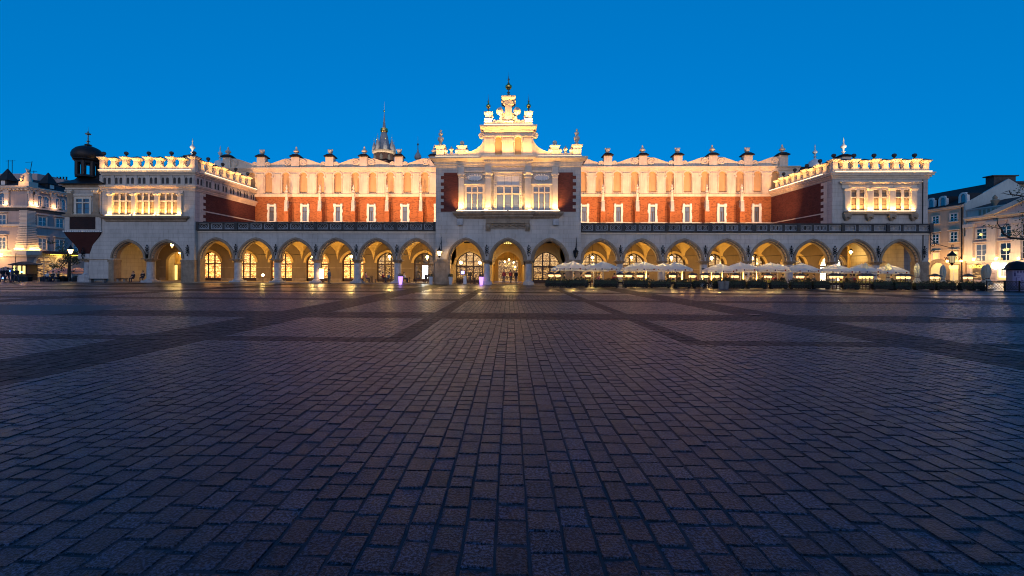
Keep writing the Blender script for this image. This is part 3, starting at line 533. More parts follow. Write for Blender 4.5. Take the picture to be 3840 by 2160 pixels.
sweep_cornice('main_cornice','cream',HW,CYF,[(.02,14.4),(.1,14.5),(.12,14.72),(.2,14.78),(.22,15.0),(.45,15.2),(.7,15.38),(.72,15.55),(.6,15.62)],6)
sweep_cornice('main_cornice','cream',2.75,CYF-.5,[(.02,14.45),(.05,14.75),(.12,14.85),(.14,15.1),(.3,15.16),(.5,15.4),(.55,15.58),(.5,15.66)],.9)
dt=MB()
for k in range(19): dt.box(-2.9+k*.316,-2.9+k*.316+.17,CYF-.84,CYF-.5,14.9,15.1)
P(dt,'dentils','pale')
P(MB().box(-6.1,6.1,CYF-.14,CYF-.003,13.78,13.98).box(-2.9,2.9,CYF-.30,CYF-.005,13.95,14.42),'string_course','pale')
# pilasters
for x,w_,big in ((-5.72,.66,0),(5.72,.66,0),(-2.42,.7,1),(2.42,.7,1)):
    d=.45 if big else .28; m=MB().box(x-w_/2-.12,x+w_/2+.12,CYF-d-.12,CYF-.002,8.92,9.2).box(x-w_/2-.06,x+w_/2+.06,CYF-d-.06,CYF-.002,9.2,9.32).box(x-w_/2,x+w_/2,CYF-d,CYF-.002,9.32,13.1)
    pl=P(m,'pilaster','pale'); k=MB().box(x-w_/2-.05,x+w_/2+.05,CYF-d-.05,CYF-.003,13.1,13.2)
    if big:
        k.frus(x,CYF-d/2,13.2,w_,d,13.6,w_+.25,d+.2)
        for s in (-1,1): k.lathe(0,0,[(.001,0),(.001,0)],3) if 0 else k.ball(x+s*(w_/2+.08),CYF-d-.05,13.5,.17,8)
        k.box(x-w_/2-.18,x+w_/2+.18,CYF-d-.18,CYF-.004,13.6,13.72).box(x-.4,x+.4,CYF-.55,CYF-.006,13.72,14.45)
    else: k.box(x-w_/2-.14,x+w_/2+.14,CYF-d-.14,CYF-.003,13.4,13.62).box(x-w_/2-.02,x+w_/2+.02,CYF-d-.02,CYF-.005,13.2,13.4).box(x-.36,x+.36,CYF-.35,CYF-.006,13.62,14.4)
    P(k,'capital','pale',pl)
def cross_window(x,y,w_,z0,zt,z1,cols,trim,mull=.14,par=None,glassm='glass',lintels=True):
    """stone cross window: cols lights, transom at zt"""
    d=empty('window',(x,y,0),0,par or hall); h=w_/2; f=MB()
    if lintels: f.box(-h-.28,-h,-.14,-.002,z0,z1+.28).box(h,h+.28,-.14,-.002,z0,z1+.28).box(-h,h,-.14,-.002,z1,z1+.28).box(-h-.34,h+.34,-.24,-.003,z1+.28,z1+.38).box(-h-.34,h+.34,-.2,-.003,z0-.12,z0)
    P(f,'surround',trim,d) if lintels else None
    g=MB(); cwid=(w_-mull*(cols-1))/cols
    for k in range(1,cols): xm=-h+k*(cwid+mull)-mull; g.box(xm,xm+mull,-.16,-.004,z0,z1)
    g.box(-h,h,-.12,-.006,zt,zt+.16); P(g,'mullion',trim,d)
    for k in range(cols):
        xa=-h+k*(cwid+mull)
        for za,zb in ((z0,zt),(zt+.16,z1)):
            P(MB().box(xa,xa+cwid,-.03,-.008,za,zb),'pane',glassm,d)
            P(MB().box(xa,xa+.035,-.055,-.031,za,zb).box(xa+cwid-.035,xa+cwid,-.055,-.031,za,zb).box(xa+.035,xa+cwid-.035,-.055,-.031,za,za+.04).box(xa+.035,xa+cwid-.035,-.055,-.031,zb-.04,zb).box(xa+.035,xa+cwid-.035,-.05,-.031,(za+zb)/2-.015,(za+zb)/2+.015),'sash','wood',d)
    return d
for s in (-1,1): cross_window(s*4.1,CYF-.02,1.95,9.02,11.2,11.98,3,'pale')
mw=cross_window(0,CYF-.05,2.7,8.95,11.05,11.98,3,'pale',.2,None,'glass',False)
mf=MB()
for s in (-1,1):
    q0,q1=sorted((s*1.36,s*1.72)); mf.box(q0,q1,-.2,-.002,8.95,13.7)
    for k in range(22): mf.ball(s*1.54,-.22,9.2+k*.2,.07,5)
mf.box(-1.36,1.36,-.2,-.002,13.4,13.7).box(-1.8,1.8,-.32,-.003,13.7,13.85).box(-1.36,1.36,-.16,-.002,11.99,12.2); P(mf,'surround','pale',mw)
for k in (-1,0,1): P(MB().box(k*.9-.42,k*.9+.42,-.08,-.002,12.22,13.36).box(k*.9-.34,k*.9+.34,-.05,-.0,12.3,13.28),'panel','lintel',mw)
for s in (-1,1):
    pq=MB(); x=s*4.1; pq.box(x-.75,x+.75,CYF-.12,CYF-.003,12.85,13.4)
    for k in range(16): an=k*math.pi/8; pq.ball(x+.86*math.cos(an),CYF-.1,13.12+.36*math.sin(an),.1,6)
    P(pq,'cartouche','lintel')
# balcony ledge, corbels and carved frieze
sweep_cornice('window_ledge','stone',6.15,CYF,[(.05,8.05),(.12,8.2),(.2,8.25),(.3,8.45),(.5,8.55),(.6,8.7),(.62,8.9)],.01)
sweep_cornice('window_ledge','stone',2.75,CYF-.25,[(.0,8.06),(.1,8.22),(.25,8.3),(.3,8.5),(.42,8.6),(.5,8.9),(.5,8.93)],.2)
for s in (-1,1): P(MB().frus(s*5.85,CYF-.2,7.3,.66,.36,8.05,.7,.42),'corbel','col')
P(MB().box(-2.65,2.65,CYF-.3,CYF-.003,7.5,8.05).box(-2.2,2.2,CYF-.22,CYF-.004,6.95,7.06),'frieze_block','stone')
fz=MB().box(-2.15,2.15,CYF-.12,CYF-.005,7.06,7.46)
for k in range(26): fz.ball(-2.05+k*.164,CYF-.16,7.26+.09*math.sin(k*1.25),.095,6)
P(fz,'carved_frieze','stone')
for s in (-1,1):
    h=MB().box(s*2.42-.3,s*2.42+.3,CYF-.25,CYF-.004,6.6,7.5).lathe(s*2.42,CYF-.3,[(.1,6.7),(.2,6.85),(.26,7.05),(.22,7.3),(.05,7.42)],10).frus(s*2.42,CYF-.56,6.95,.1,.1,7.15,.05,.06)
    for q in (-1,1): h.ball(s*2.42+q*.09,CYF-.5,7.16,.05,6)
    P(h,'head_corbel','stone',None,True)
# ---- central gable
GY=CYF+.35
def wallp(poly,name='gable_wall',mat='cream',y0=None,y1=None,par=None): return P(MB().prism(poly,GY if y0 is None else y0,GY+.8 if y1 is None else y1),name,mat,par)
gw=wallp([(-8.9,15.6),(8.9,15.6),(8.9,16.0),(-8.9,16.0)])
P(MB().box(-8.95,8.95,GY-.12,GY+.9,15.66,15.78),'plinth','cream',gw)
for s in (-1,1):
    S=lambda L:[(s*x,z) for x,z in L]
    arc=[(5.3-2.4*math.sin(t*math.pi/2)**1.0*1.0,16.25+2.05*(1-math.cos(t*math.pi/2))) for t in [i/12 for i in range(13)]]
    wallp(S([(2.8,16.0),(5.3,16.0)]+arc),'sweep_wall','cream',GY+.02,GY+.7,gw)
    P(MB().ring(S(arc),S([(x+.08,z+.13) for x,z in arc]),GY-.06,GY+.74),'coping','cream',gw)
    scroll(gw,s*3.3,18.4,.36,s,GY-.1)
    sw=[(6.2+1.7*i/10,16.42-.28*math.sin(math.pi*i/10)) for i in range(11)]; wallp(S([(6.2,16.0),(7.9,16.0)]+list(reversed(sw))),'swag_wall','cream',GY+.02,GY+.6,gw)
    for xx in (7.75,6.4,5.15): P(MB().ball(s*xx,GY+.05,16.55,.26,8),'scroll_ball','cream',gw,True)
    f=MB().stack(s*7.08,GY+.3,[(.3,16.14),(.2,16.3)]).lathe(s*7.08,GY+.3,[(.15,16.28),(.22,16.4),(.12,16.55),(.3,16.75),(.22,16.95),(.06,17.02),(.1,17.1),(.01,17.22)],10); P(f,'finial','cream',gw,True)
    for xx,w_,zt in ((8.45,.5,17.2),(5.75,.45,17.15)):
        pd=P(MB().stack(s*xx,GY+.35,[(w_+.06,15.62),(w_+.06,15.9),(w_,15.95),(w_,16.55),(w_+.06,16.6),(w_,16.75),(w_+.02,16.9),(w_+.16,17.0),(w_+.18,zt)]),'gable_pedestal','cream',gw)
        if xx>8: f=MB().stack(s*xx,GY+.35,[(.42,zt),(.3,zt+.12)]).lathe(s*xx,GY+.35,[(.36,zt+.1),(.3,zt+.25),(.16,zt+.4),(.2,zt+.55),(.4,zt+.85),(.34,zt+1.1),(.14,zt+1.22),(.16,zt+1.3),(.28,zt+1.48),(.26,zt+1.65),(.09,zt+1.76),(.14,zt+1.9),(.13,zt+2.02),(.02,zt+2.12)],12)
        else: f=MB().stack(s*xx,GY+.35,[(.3,zt),(.18,zt+.12)]).lathe(s*xx,GY+.35,[(.14,zt+.1),(.12,zt+.2)],8).ball(s*xx,GY+.35,zt+.45,.29,12)
        P(f,'finial','pale',gw,True)
gb=MB(); A0=[(-1.2,.47),(1.2,.47)]; xs=-2.95
for c,aw in A0:
    gb.box(xs,c-aw,GY-.1,GY+.9,15.79,18.35); A=rarch(aw,10,c,17.85)
    for (xa,za),(xb,zb) in zip(A,A[1:]): gb.add([(xa,GY-.1,za),(xb,GY-.1,zb),(xb,GY-.1,18.35),(xa,GY-.1,18.35),(xa,GY+.5,za),(xb,GY+.5,zb)],[(0,1,2,3),(0,4,5,1)])
    gb.box(c-aw,c+aw,GY-.1,GY+.9,15.79,16.0); xs=c+aw
gb.box(xs,2.95,GY-.1,GY+.9,15.79,18.35).box(-2.95,2.95,GY-.05,GY+.9,18.35,18.8); P(gb,'gable_block','cream',gw)
for c,aw in A0:
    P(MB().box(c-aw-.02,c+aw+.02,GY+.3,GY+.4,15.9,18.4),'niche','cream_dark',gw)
    t=MB().ring(rarch(aw,10,c,17.85),rarch(aw+.14,10,c,17.85),GY-.2,GY-.102)
    for q in (-1,1): t.box(c+q*(aw+.02)-.13,c+q*(aw+.02)+.13,GY-.24,GY-.1,17.6,17.84).lathe(c+q*(aw+.02),GY-.12,[(.1,15.8),(.08,15.9),(.08,17.5),(.11,17.6)],8)
    P(t,'niche_arch','cream',gw,True)
for x0,x1 in ((-2.98,-1.8),(-.6,.6),(1.8,2.98)): P(MB().box(x0,x1,GY-.18,GY-.101,15.8,18.0).box(x0-.05,x1+.05,GY-.25,GY-.1,18.2,18.36),'pilaster','cream',gw)
m=MB()
for (o0,z0),(o1,z1) in zip([(.0,18.8),(.1,18.9),(.15,19.05),(.4,19.2),(.55,19.32),(.57,19.5)],[(.1,18.9),(.15,19.05),(.4,19.2),(.55,19.32),(.57,19.5),(.5,19.56)]): m.frus(0,GY+.4,z0,5.9+2*o0,1.1+2*o0,z1,5.9+2*o1,1.1+2*o1)
P(m,'gable_cornice','cream',gw)
P(MB().box(-3.0,3.0,GY-.05,GY+.8,19.56,19.95).box(-2.2,2.2,GY-.02,GY+.6,19.95,20.05),'crest_base','cream',gw)
for s in (-1,1):
    x=s*2.5; pd=P(MB().stack(x,GY+.35,[(.44,19.95),(.44,20.4),(.5,20.44),(.5,20.5),(.38,20.55),(.4,20.95),(.5,21.05),(.54,21.2),(.54,21.35)]),'gable_pedestal','cream',gw)
    P(MB().stack(x,GY+.35,[(.26,21.35),(.14,21.5)]).lathe(x,GY+.35,[(.1,21.45),(.06,21.65),(.13,21.75),(.06,21.85)],8).lathe(x,GY+.35,[(.05,22.6),(.1,22.68),(.12,22.8),(.04,22.92),(.015,23.3),(.005,23.7)],8),'finial','verd',pd,True)
    P(MB().lathe(x,GY+.35,[(.06,21.84),(.2,21.95),(.29,22.15),(.27,22.3),(.1,22.45),(.06,22.62)],12),'gilt_ball','gold',pd,True)
    g=MB().tube([(s*.55,GY+.2,20.0),(s*.95,GY+.2,20.35),(s*.85,GY+.15,20.8),(s*1.05,GY+.15,21.2)],[.3,.26,.2,.24],8).ball(s*1.08,GY+.1,21.45,.46,10).ball(s*1.32,GY,21.62,.15,6).ball(s*.95,GY,21.8,.15,6).ball(s*1.2,GY-.25,21.42,.16,6)
    for k in range(4): g.ball(s*(1.0+.28*k),GY+.2,20.3-.07*k,.24-.02*k,8)
    g.tube([(s*(1.75+.16*math.cos(t)),GY+.2,20.22+.16*math.sin(t)) for t in np.linspace(0,5.5,9)],.07,5)
    g.tube([(s*(2.0-.12*math.cos(t)),GY+.2,20.75+.14*math.sin(t)) for t in np.linspace(0,5.5,9)],.07,5)
    P(g,'crest_carving','cream',gw,True); wallp([(s*.4,19.96),(s*1.5,19.96),(s*1.25,20.35),(s*.95,20.6),(s*.85,21.2),(s*.4,21.3)],'crest_panel','cream',GY+.15,GY+.5,gw)
P(MB().stack(0,GY+.35,[(.6,19.98),(.6,20.15),(.46,20.22),(.43,22.2)]),'crest_pillar','cream',gw)
ic=MB().box(-.6,.6,GY-.15,GY+.85,22.2,22.75).stack(0,GY+.35,[(.62,22.75),(.85,22.95),(.9,23.12),(.84,23.2)])
for s in (-1,1): ic.tube([(s*.62+(.26-.02*k)*math.cos(k*.7)*s,GY-.18,22.55+(.26-.02*k)*math.sin(k*.7)) for k in range(12)],.07,5); ic.prism([(s*.62+.28*math.cos(q*math.pi/6),22.55+.28*math.sin(q*math.pi/6)) for q in range(12)],GY-.13,GY+.8)
P(ic,'ionic_capital','cream',gw)
P(MB().stack(0,GY+.35,[(.5,23.2),(.42,23.35),(.25,23.5)]).lathe(0,GY+.35,[(.22,23.45),(.1,23.7),(.2,23.85),(.08,24.0),(.08,24.2)],10).lathe(0,GY+.35,[(.07,24.9),(.16,25.0),(.07,25.1),(.06,25.35),(.15,25.5),(.05,25.65),(.015,26.0),(.006,26.4)],8),'top_finial','verd',gw,True)
P(MB().lathe(0,GY+.35,[(.08,24.18),(.3,24.3),(.42,24.52),(.4,24.7),(.2,24.86),(.08,24.95)],14),'gilt_ball','gold',gw,True)
P(MB().box(-8.9,8.9,GY+.9,WY,14.4,15.9),'roof','slate')
# passage under the centre: inner arches, side doors
P(MB().box(-8.3,-6.9,3.4,3.8,0.06,6).box(6.9,8.3,3.4,3.8,.06,6).box(-3.3,-2.1,3.4,3.8,.06,6).box(2.1,3.3,3.4,3.8,.06,6),'inner_wall','plaster_in')
cwi=MB(); arch_wall(cwi,[-5.1,0,5.1],6.4,3.4,3.8,1.8,1.75,2.5,(-8.3,8.3)); 
P(cwi,'inner_wall','plaster_in'); P(MB().box(-8.3,8.3,-.0,6.9,6.3,6.5),'passage_ceiling','plaster_in')
P(MB().box(-2.3,-2.1,3.8,12.4,.06,6).box(2.1,2.3,3.8,12.4,.06,6).box(-2.3,2.3,3.8,12.4,4.6,4.8).box(-2.1,2.1,12.0,12.3,3.3,4.6).box(-2.1,-1.5,12,12.3,.06,3.3).box(1.5,2.1,12,12.3,.06,3.3),'passage_wall','plaster_in')
P(MB().box(-1.5,1.5,12.32,12.36,.06,3.3),'passage_end_screen','cafe')
for x,k in ((5.1,'cafe'),(-5.1,'dimc')): shop_door(x,3.7,k,1.8,2.5,1.75)
for x in (-5.15,0,5.15): P(MB().frus(x,CYF+1.6,5.2,.9,.6,5.55,.3,.5),'vent_hood','iron')
P(MB().box(-.55,.55,CYF+1.25,CYF+1.29,5.05,5.4),'lattice_backing','iron')
for r_ in range(2):
    for k in range(4): P(MB().box(-.5+k*.26,-.5+k*.26+.19,CYF+1.2,CYF+1.245,5.09+r_*.16,5.09+r_*.16+.11),'lit_lattice_pane','lit_win')
# ---- wings: battlements with alternating merlons
def battlement(par,T,L,z0,zt,n,first=0):
    """merlons along local +x of T from 0 to L; caps alternate ball finial / pitched cap"""
    sp=L/n; h=zt-z0
    for k in range(n+1):
        x=k*sp; tall=(k+first)%2==0; w_=.29; z1=zt-(.0 if tall else .16)
        mm=MB(T).box(x-w_,x+w_,-.06,.5,z0,z1-.34); 
        mm.add(*[ [(x-w_,-.06,z1-.34),(x+w_,-.06,z1-.34),(x+w_,.5,z1-.34),(x-w_,.5,z1-.34),(x-w_-.24,-.3,z1-.08),(x+w_+.24,-.3,z1-.08),(x+w_+.24,.74,z1-.08),(x-w_-.24,.74,z1-.08)],[(0,1,5,4),(1,2,6,5),(2,3,7,6),(3,0,4,7)]]).box(x-w_-.24,x+w_+.24,-.3,.74,z1-.08,z1)
        mo=P(mm,'merlon','cream',par)
        if tall: P(MB(T).lathe(x,.22,[(.26,z1),(.24,z1+.1),(.09,z1+.16),(.08,z1+.26),(.2,z1+.36),(.26,z1+.52),(.2,z1+.68),(.03,z1+.75)],10),'ball_finial','dark',mo,True)
        else: P(MB(T).frus(x,.22,z1,1.1,1.0,z1+.26,.1,.1),'pitched_cap','tileroof',mo)
        if k<n:
            xa,xb=x+w_,x+sp-w_; pts=[(xa+(xb-xa)*i/10,z0+h*.52-h*.28*math.sin(math.pi*i/10)) for i in range(11)]
            P(MB(T).prism([(xa,z0),(xb,z0)]+list(reversed(pts)),.0,.42),'swag','cream',par)
            P(MB(T).lathe((xa+xb)/2,.75,[(.02,z0+h*.3),(.24,z0+h*.36),(.26,z0+h*.52),(.1,z0+h*.6)],8),'gutter_spout','dark',par)
ID=Matrix.Identity(4)
# left wing -----------------------------------------------------------------
LY=-.6; LX0=-51.8; LX1=LW
lw=MB(); arch_wall(lw,[-48.2,-43.25],8.3,LY,LY+1.0,1.95,2.1,SPR,(LX0,LX1)); lw.box(LX0,LX1,LY,LY+1,8.3,13.7).box(LX0,-50.15,LY,LY+1,0,SPR).box(-41.3,LX1,LY,LY+1.05,0,SPR)
LWO=P(lw,'wing_wall','plaster')
for c in (-48.2,-43.25): archivolt(LWO,c,1.95,2.1,SPR,LY)
column(-45.72,LY+.5,.46,3.02,.1); P(MB().stack(-45.72,LY+.5,[(.5,3.04),(.5,3.6),(.42,3.85)]),'impost_block','col'); anchor(-45.72,LY-.14,4.1); anchor(-40.5,LY-.1,4.1)
for bs in (((-50.8,-50.12,LY-.06,LY+1.05,0,2.6),(-50.9,-50.1,LY-.12,LY+1.1,2.6,2.9)),((-41.35,-39.6,LY-.06,LY+1.08,0,2.65),(-41.4,-39.56,LY-.12,LY+1.1,2.65,2.9)),((-53.6,-50.9,LY-.05,LY,2.85,2.95),)):
    m=MB()
    for q in bs: m.box(*q)
    P(m,'pier' if len(bs)>1 else 'string_course','stone')
P(MB().box(LX0,-39.64,LY+1,LY+1.02,13,13.05).box(-39.66,-39.65-.002,LY+.999,WY,6.7,8.0),'flashing','slate')
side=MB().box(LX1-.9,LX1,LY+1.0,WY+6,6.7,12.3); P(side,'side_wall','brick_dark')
qn=MB()
for k in range(14):
    z=6.8+k*.4; qn.box(LX1-.1,LX1+.012,LY+.9,LY+(2.0 if k%2 else 1.55),z,min(12.2,z+.4))
P(qn,'quoin','pale'); P(MB().add([(LX1+.02,LY+1.6,9.2),(LX1+.02,WY,9.2),(LX1+.02,WY,9.36),(LX1+.02,LY+1.6,9.36)],[(0,1,2,3)]).box(LX1,LX1+.06,LY+1.2,WY,9.2,9.36),'roof_flashing','pale')
P(MB().box(LX0,LX1-.004,LY+1,WY+6,12.3,13.7).box(LX1-.05,LX1-.003,LY+1,WY,12.3,13.7),'frieze_wall','plaster')
P(MB().box(LX0,LX0+.9,LY+1,WY+6,0,12.3).box(LX0,LX1-1,WY+5,WY+6,0,12.3).box(LX0+.01,LX1-1,LY+1,WY,6.45,6.6),'side_wall','plaster')
def band(par,x0,x1,y,z0,z1,o,side_y=None,mat='cream',nm='cornice'):
    m=MB().box(x0,x1+o,y-o,y,z0,z1)
    if side_y: m.box(x1,x1+o,y,side_y,z0,z1)
    return P(m,nm,mat,par)
for z0,z1,o in ((11.62,11.8,.1),(11.8,12.05,.2),(12.05,12.2,.35),(12.2,12.34,.45),(13.62,13.78,.12),(13.78,13.95,.28),(13.95,14.14,.4)): band(LWO,LX0,LX1,LY,z0,z1,o,WY)
def blind_pairs(par,T,L,n):
    sp=L/n
    for k in range(n):
        x=sp*(k+.5); m=MB(T)
        P(MB(T).box(x-sp/2-.2,x-sp/2+.2,-.1,-.002,12.36,13.6),'strip','plaster',par)
        for q in (-1,1):
            c=x+q*.3; P(MB(T).prism([(c-.19,12.55),(c+.19,12.55)]+[(c+.19*math.cos(t),13.15+.19*math.sin(t)) for t in np.linspace(0,math.pi,8)],-.012,-.003),'blind_arch','dark',par)
            P(MB(T).ring([(c-.19,12.5)]+rarch(.19,8,c,13.15)+[(c+.19,12.5)],[(c-.29,12.5)]+rarch(.29,8,c,13.15)+[(c+.29,12.5)],-.07,-.013),'blind_arch_frame','plaster',par)
Tl=Matrix.Translation((LX0,LY,0)); blind_pairs(LWO,Tl,LX1-LX0,8)
Ts=Matrix.Translation((LX1,LY,0))@Matrix.Rotation(R(90),4,'Z'); blind_pairs(LWO,Ts,WY-LY,8)
P(MB().box(LX0,LX1,LY-.1,LY+.5,14.142,14.25),'plinth','cream',LWO)
battlement(LWO,Matrix.Translation((LX0+.1,LY-.05,0)),LX1-LX0-.3,14.25,15.95,8)
battlement(LWO,Matrix.Translation((LX1-.1,LY+.0,0))@Matrix.Rotation(R(90),4,'Z')@Matrix.Translation((1.45,0,0)),WY-LY-2.9,14.15,15.9,7,1)
# window band of the left wing
P(MB().box(-50.95,-41.0,LY-.06,LY-.003,8.45,8.6).box(-50.9,-41.05,LY-.2,LY-.003,11.3,11.6),'window_band','pale',LWO)
for x in (-50.4,-47.38,-44.36,-41.4):
    pl=P(MB().box(x-.27,x+.27,LY-.34,LY-.003,8.6,11.0).box(x-.36,x+.36,LY-.42,LY-.003,8.42,8.6),'pilaster','pale',LWO)
    k=MB().frus(x,LY-.2,11.0,.56,.4,11.3,.72,.5)
    for s in (-1,1): k.ball(x+s*.26,LY-.42,11.15,.13,6)
    P(k,'capital','pale',pl)
for x in (-48.89,-45.87,-42.88): cross_window(x,LY-.01,2.25,8.62,10.25,11.28,3,'pale',.22,LWO,'blind',False)
sweep_cornice('window_ledge','stone',5.2,LY,[(.02,7.7),(.12,7.8),(.15,7.95),(.35,8.1),(.48,8.2),(.5,8.38)],.01,-45.95)
# oriel at the corner with its dark turret
OX=-54.15; OY=1.4; DX=-54.4; DY=.2
orl=empty('oriel',(0,0,0),0,hall)
P(MB().box(OX-2.2,OX+2.25,OY-2.0,OY+2.2,8.5,12.3),'wall','plaster',orl)
P(MB().box(OX-2.35,OX+2.4,OY-2.15,OY+2.2,6.5,8.5),'wall','plaster',orl)
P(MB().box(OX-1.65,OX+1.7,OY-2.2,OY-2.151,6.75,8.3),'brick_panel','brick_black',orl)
P(MB().box(OX-2.55,OX+2.6,OY-2.35,OY+2.2,8.4,8.62).box(OX-2.5,OX+2.55,OY-2.3,OY+2.2,12.1,12.4),'band','stone',orl)
tb=MB().box(OX-2.42,OX+2.48,OY-2.22,OY+2.2,6.38,6.5)
for k in range(16): tb.box(OX-2.4+k*.305,OX-2.22+k*.305,OY-2.36,OY-2.22,6.36,6.56)
P(tb,'toothed_band','lintel',orl)
q=MB(); prof=[(2.42,6.38),(2.15,5.9),(1.7,5.35),(1.2,4.75),(.85,4.2),(.66,3.6)]
for (h0,z0),(h1,z1) in zip(prof,prof[1:]): q.frus(OX+.03,OY-2.22+h0,z1,2*h1,2*h1,z0,2*h0,2*h0) if 0 else q.add([(OX-h0,OY-2.2+(2.4-h0)*.2,z0),(OX+h0,OY-2.2+(2.4-h0)*.2,z0),(OX+h0,OY+2.1,z0),(OX-h0,OY+2.1,z0),(OX-h1,OY-2.2+(2.4-h1)*.2,z1),(OX+h1,OY-2.2+(2.4-h1)*.2,z1),(OX+h1,OY+2.1,z1),(OX-h1,OY+2.1,z1)],[(0,1,5,4),(1,2,6,5),(2,3,7,6),(3,0,4,7)])
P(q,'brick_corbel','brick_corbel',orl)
P(MB().box(OX-.72,OX+.78,OY-2.0,OY-.4,2.95,3.62),'impost_block','col',orl); anchor(OX,OY-2.1,3.7)
cO=column(OX+.02,OY-1.3,.47,2.98,.75); P(MB().box(OX-.75,OX+.8,OY-2.05,OY-.5,0,.62),'plinth','col',orl)
P(MB().prism([(-53.5,0),(-51.79,0),(-51.79,6.4),(-51.6,6.4),(-51.6,6.9),(-52.0,6.9),(-52.5,5.6),(-53.0,4.6),(-53.35,3.6)],LY+.02,LY+1.2),'curved_wall','plaster',orl)
for s in (-1,1):
    x=OX+s*1.72; P(MB().box(x-.36,x+.36,OY-2.12,OY-2.001,8.62,11.3).box(x-.46,x+.46,OY-2.22,OY-2.0,8.62,8.95),'pilaster','stone',orl); k=MB().frus(x,OY-2.1,11.3,.6,.25,11.75,.9,.45)
    for q_ in (-1,1): k.ball(x+q_*.33,OY-2.3,11.6,.16,6)
    P(k,'capital','pale',orl)
cross_window(OX,OY-2.02,1.7,8.72,10.05,10.62,2,'pale',.16,orl,'glass')
P(MB().box(OX-1.5,OX+1.55,OY-2.06,OY-2.001,11.1,11.2).box(OX-2.3,OX+2.35,OY-2.14,OY-2.002,11.85,12.1),'moulding','pale',orl)
rf=MB().frus(OX,OY,12.4,5.7,5.4,12.5,5.75,5.45).frus(OX,OY,12.5,5.75,5.45,13.2,3.3,3.2).frus(OX,OY,13.2,3.3,3.2,13.75,2.6,2.6); ro=P(rf,'roof','copper',orl)
dm=MB().lathe(DX,DY,[(1.35,13.5),(1.3,13.75)],8,math.pi/8)
for k in range(8):
    an=k*math.pi/4+math.pi/8; dm.tube([(DX+1.08*math.cos(an),DY+1.08*math.sin(an),13.7),(DX+1.08*math.cos(an),DY+1.08*math.sin(an),15.5)],.27,8)
dm.lathe(DX,DY,[(1.3,15.25),(1.35,15.5),(1.6,15.7),(1.62,15.8)],8,math.pi/8); P(dm,'lantern','copper',orl)
P(MB().lathe(DX,DY,[(1.5,15.8),(1.66,16.1),(1.68,16.45),(1.54,16.85),(1.24,17.2),(.8,17.45),(.4,17.6),(.22,17.7)],16),'dome','copper',orl,True)
P(MB().lathe(DX,DY,[(.5,17.15),(.45,17.25),(.2,17.45),(.16,17.6),(.42,17.75),(.1,17.9),(.08,18.1),(.25,18.18),(.08,18.26),(.06,18.9),(.06,19.05)],10).lathe(DX,DY,[(.05,19.0),(.3,19.1),(.32,19.2),(.1,19.32),(.02,19.6),(.008,20.1)],10),'finial','verd',orl,True)
# right wing ------------------------------------------------------------------
RX0,RX1=39.55,50.85
rw=MB().box(RX0,RX1,.02,.9,6.5,13.1).box(RX1-.9,RX1,2.2,WY+6,0,13.1).box(RX1-.9,RX1,.9,2.2,4.9,13.1).box(RX0,RX0+.5,.9,WY,13.0,13.12); RWO=P(rw,'wing_wall','plaster')
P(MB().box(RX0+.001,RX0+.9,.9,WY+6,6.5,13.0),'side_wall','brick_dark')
qn=MB()
for k in range(16):
    z=6.6+k*.4; qn.box(RX0-.012,RX0+.1,.9,2.0 if k%2 else 1.5,z,min(12.95,z+.4))
P(qn,'quoin','pale'); P(MB().box(RX0-.06,RX0+.001,.9,WY,9.0,9.14),'roof_flashing','pale')
for z0,z1,o in ((13.1,13.3,.1),(13.3,13.5,.25),(13.5,13.72,.42),(13.72,13.86,.5)): P(MB().box(RX0-o,RX1+o,.02-o,1,z0,z1).box(RX0-o,RX0+.5,1,WY,z0,z1),'cornice','cream',RWO)
battlement(RWO,Matrix.Translation((RX0+.3,.02,0)),RX1-RX0-.5,13.86,15.5,9)
battlement(RWO,Matrix.Translation((RX0+.1,0,0))@Matrix.Rotation(R(90),4,'Z')@Matrix.Scale(-1,4,(0,1,0))@Matrix.Translation((1.4,0,0)),WY-2.6,13.86,15.45,8,1)
for z0,z1,o in ((11.95,12.1,.15),(12.1,12.45,.12),(12.45,12.62,.35),(12.62,12.76,.5)): P(MB().box(40.75-o,49.35+o,.02-o,.01,z0,z1),'entablature','pale',RWO)
P(MB().box(40.7,49.4,-.3,.01,8.78,8.95).box(40.8,49.3,-.18,.01,8.95,9.1),'window_ledge','stone',RWO)
for x in (41.15,43.8,46.45,49.0):
    pl=P(MB().box(x-.32,x+.32,-.3,.015,9.1,11.6).box(x-.38,x+.38,-.36,.015,9.1,9.25),'pilaster','pale',RWO); P(MB().frus(x,-.15,11.6,.66,.35,11.85,.86,.5).box(x-.42,x+.42,-.42,.014,11.85,11.95),'capital','pale',pl)
    c=MB().frus(x,-.1,8.0,.3,.2,8.35,.7,.4).box(x-.4,x+.4,-.4,.014,8.4,8.78)
    for s in (-1,1): c.ball(x+s*.26,-.32,8.3,.14,6)
    P(c,'corbel','stone',RWO)
for x in (42.48,45.13,47.73): cross_window(x,.0,1.55,9.15,10.75,11.75,2,'pale',.34,RWO,'blind',True)
P(MB().tube([(50.2,-.05,7.6),(50.2,-.05,13.0)],.045,6).tube([(50.25,-.05,3.2),(50.25,-.05,6.5)],.045,6),'downpipe','iron',RWO)
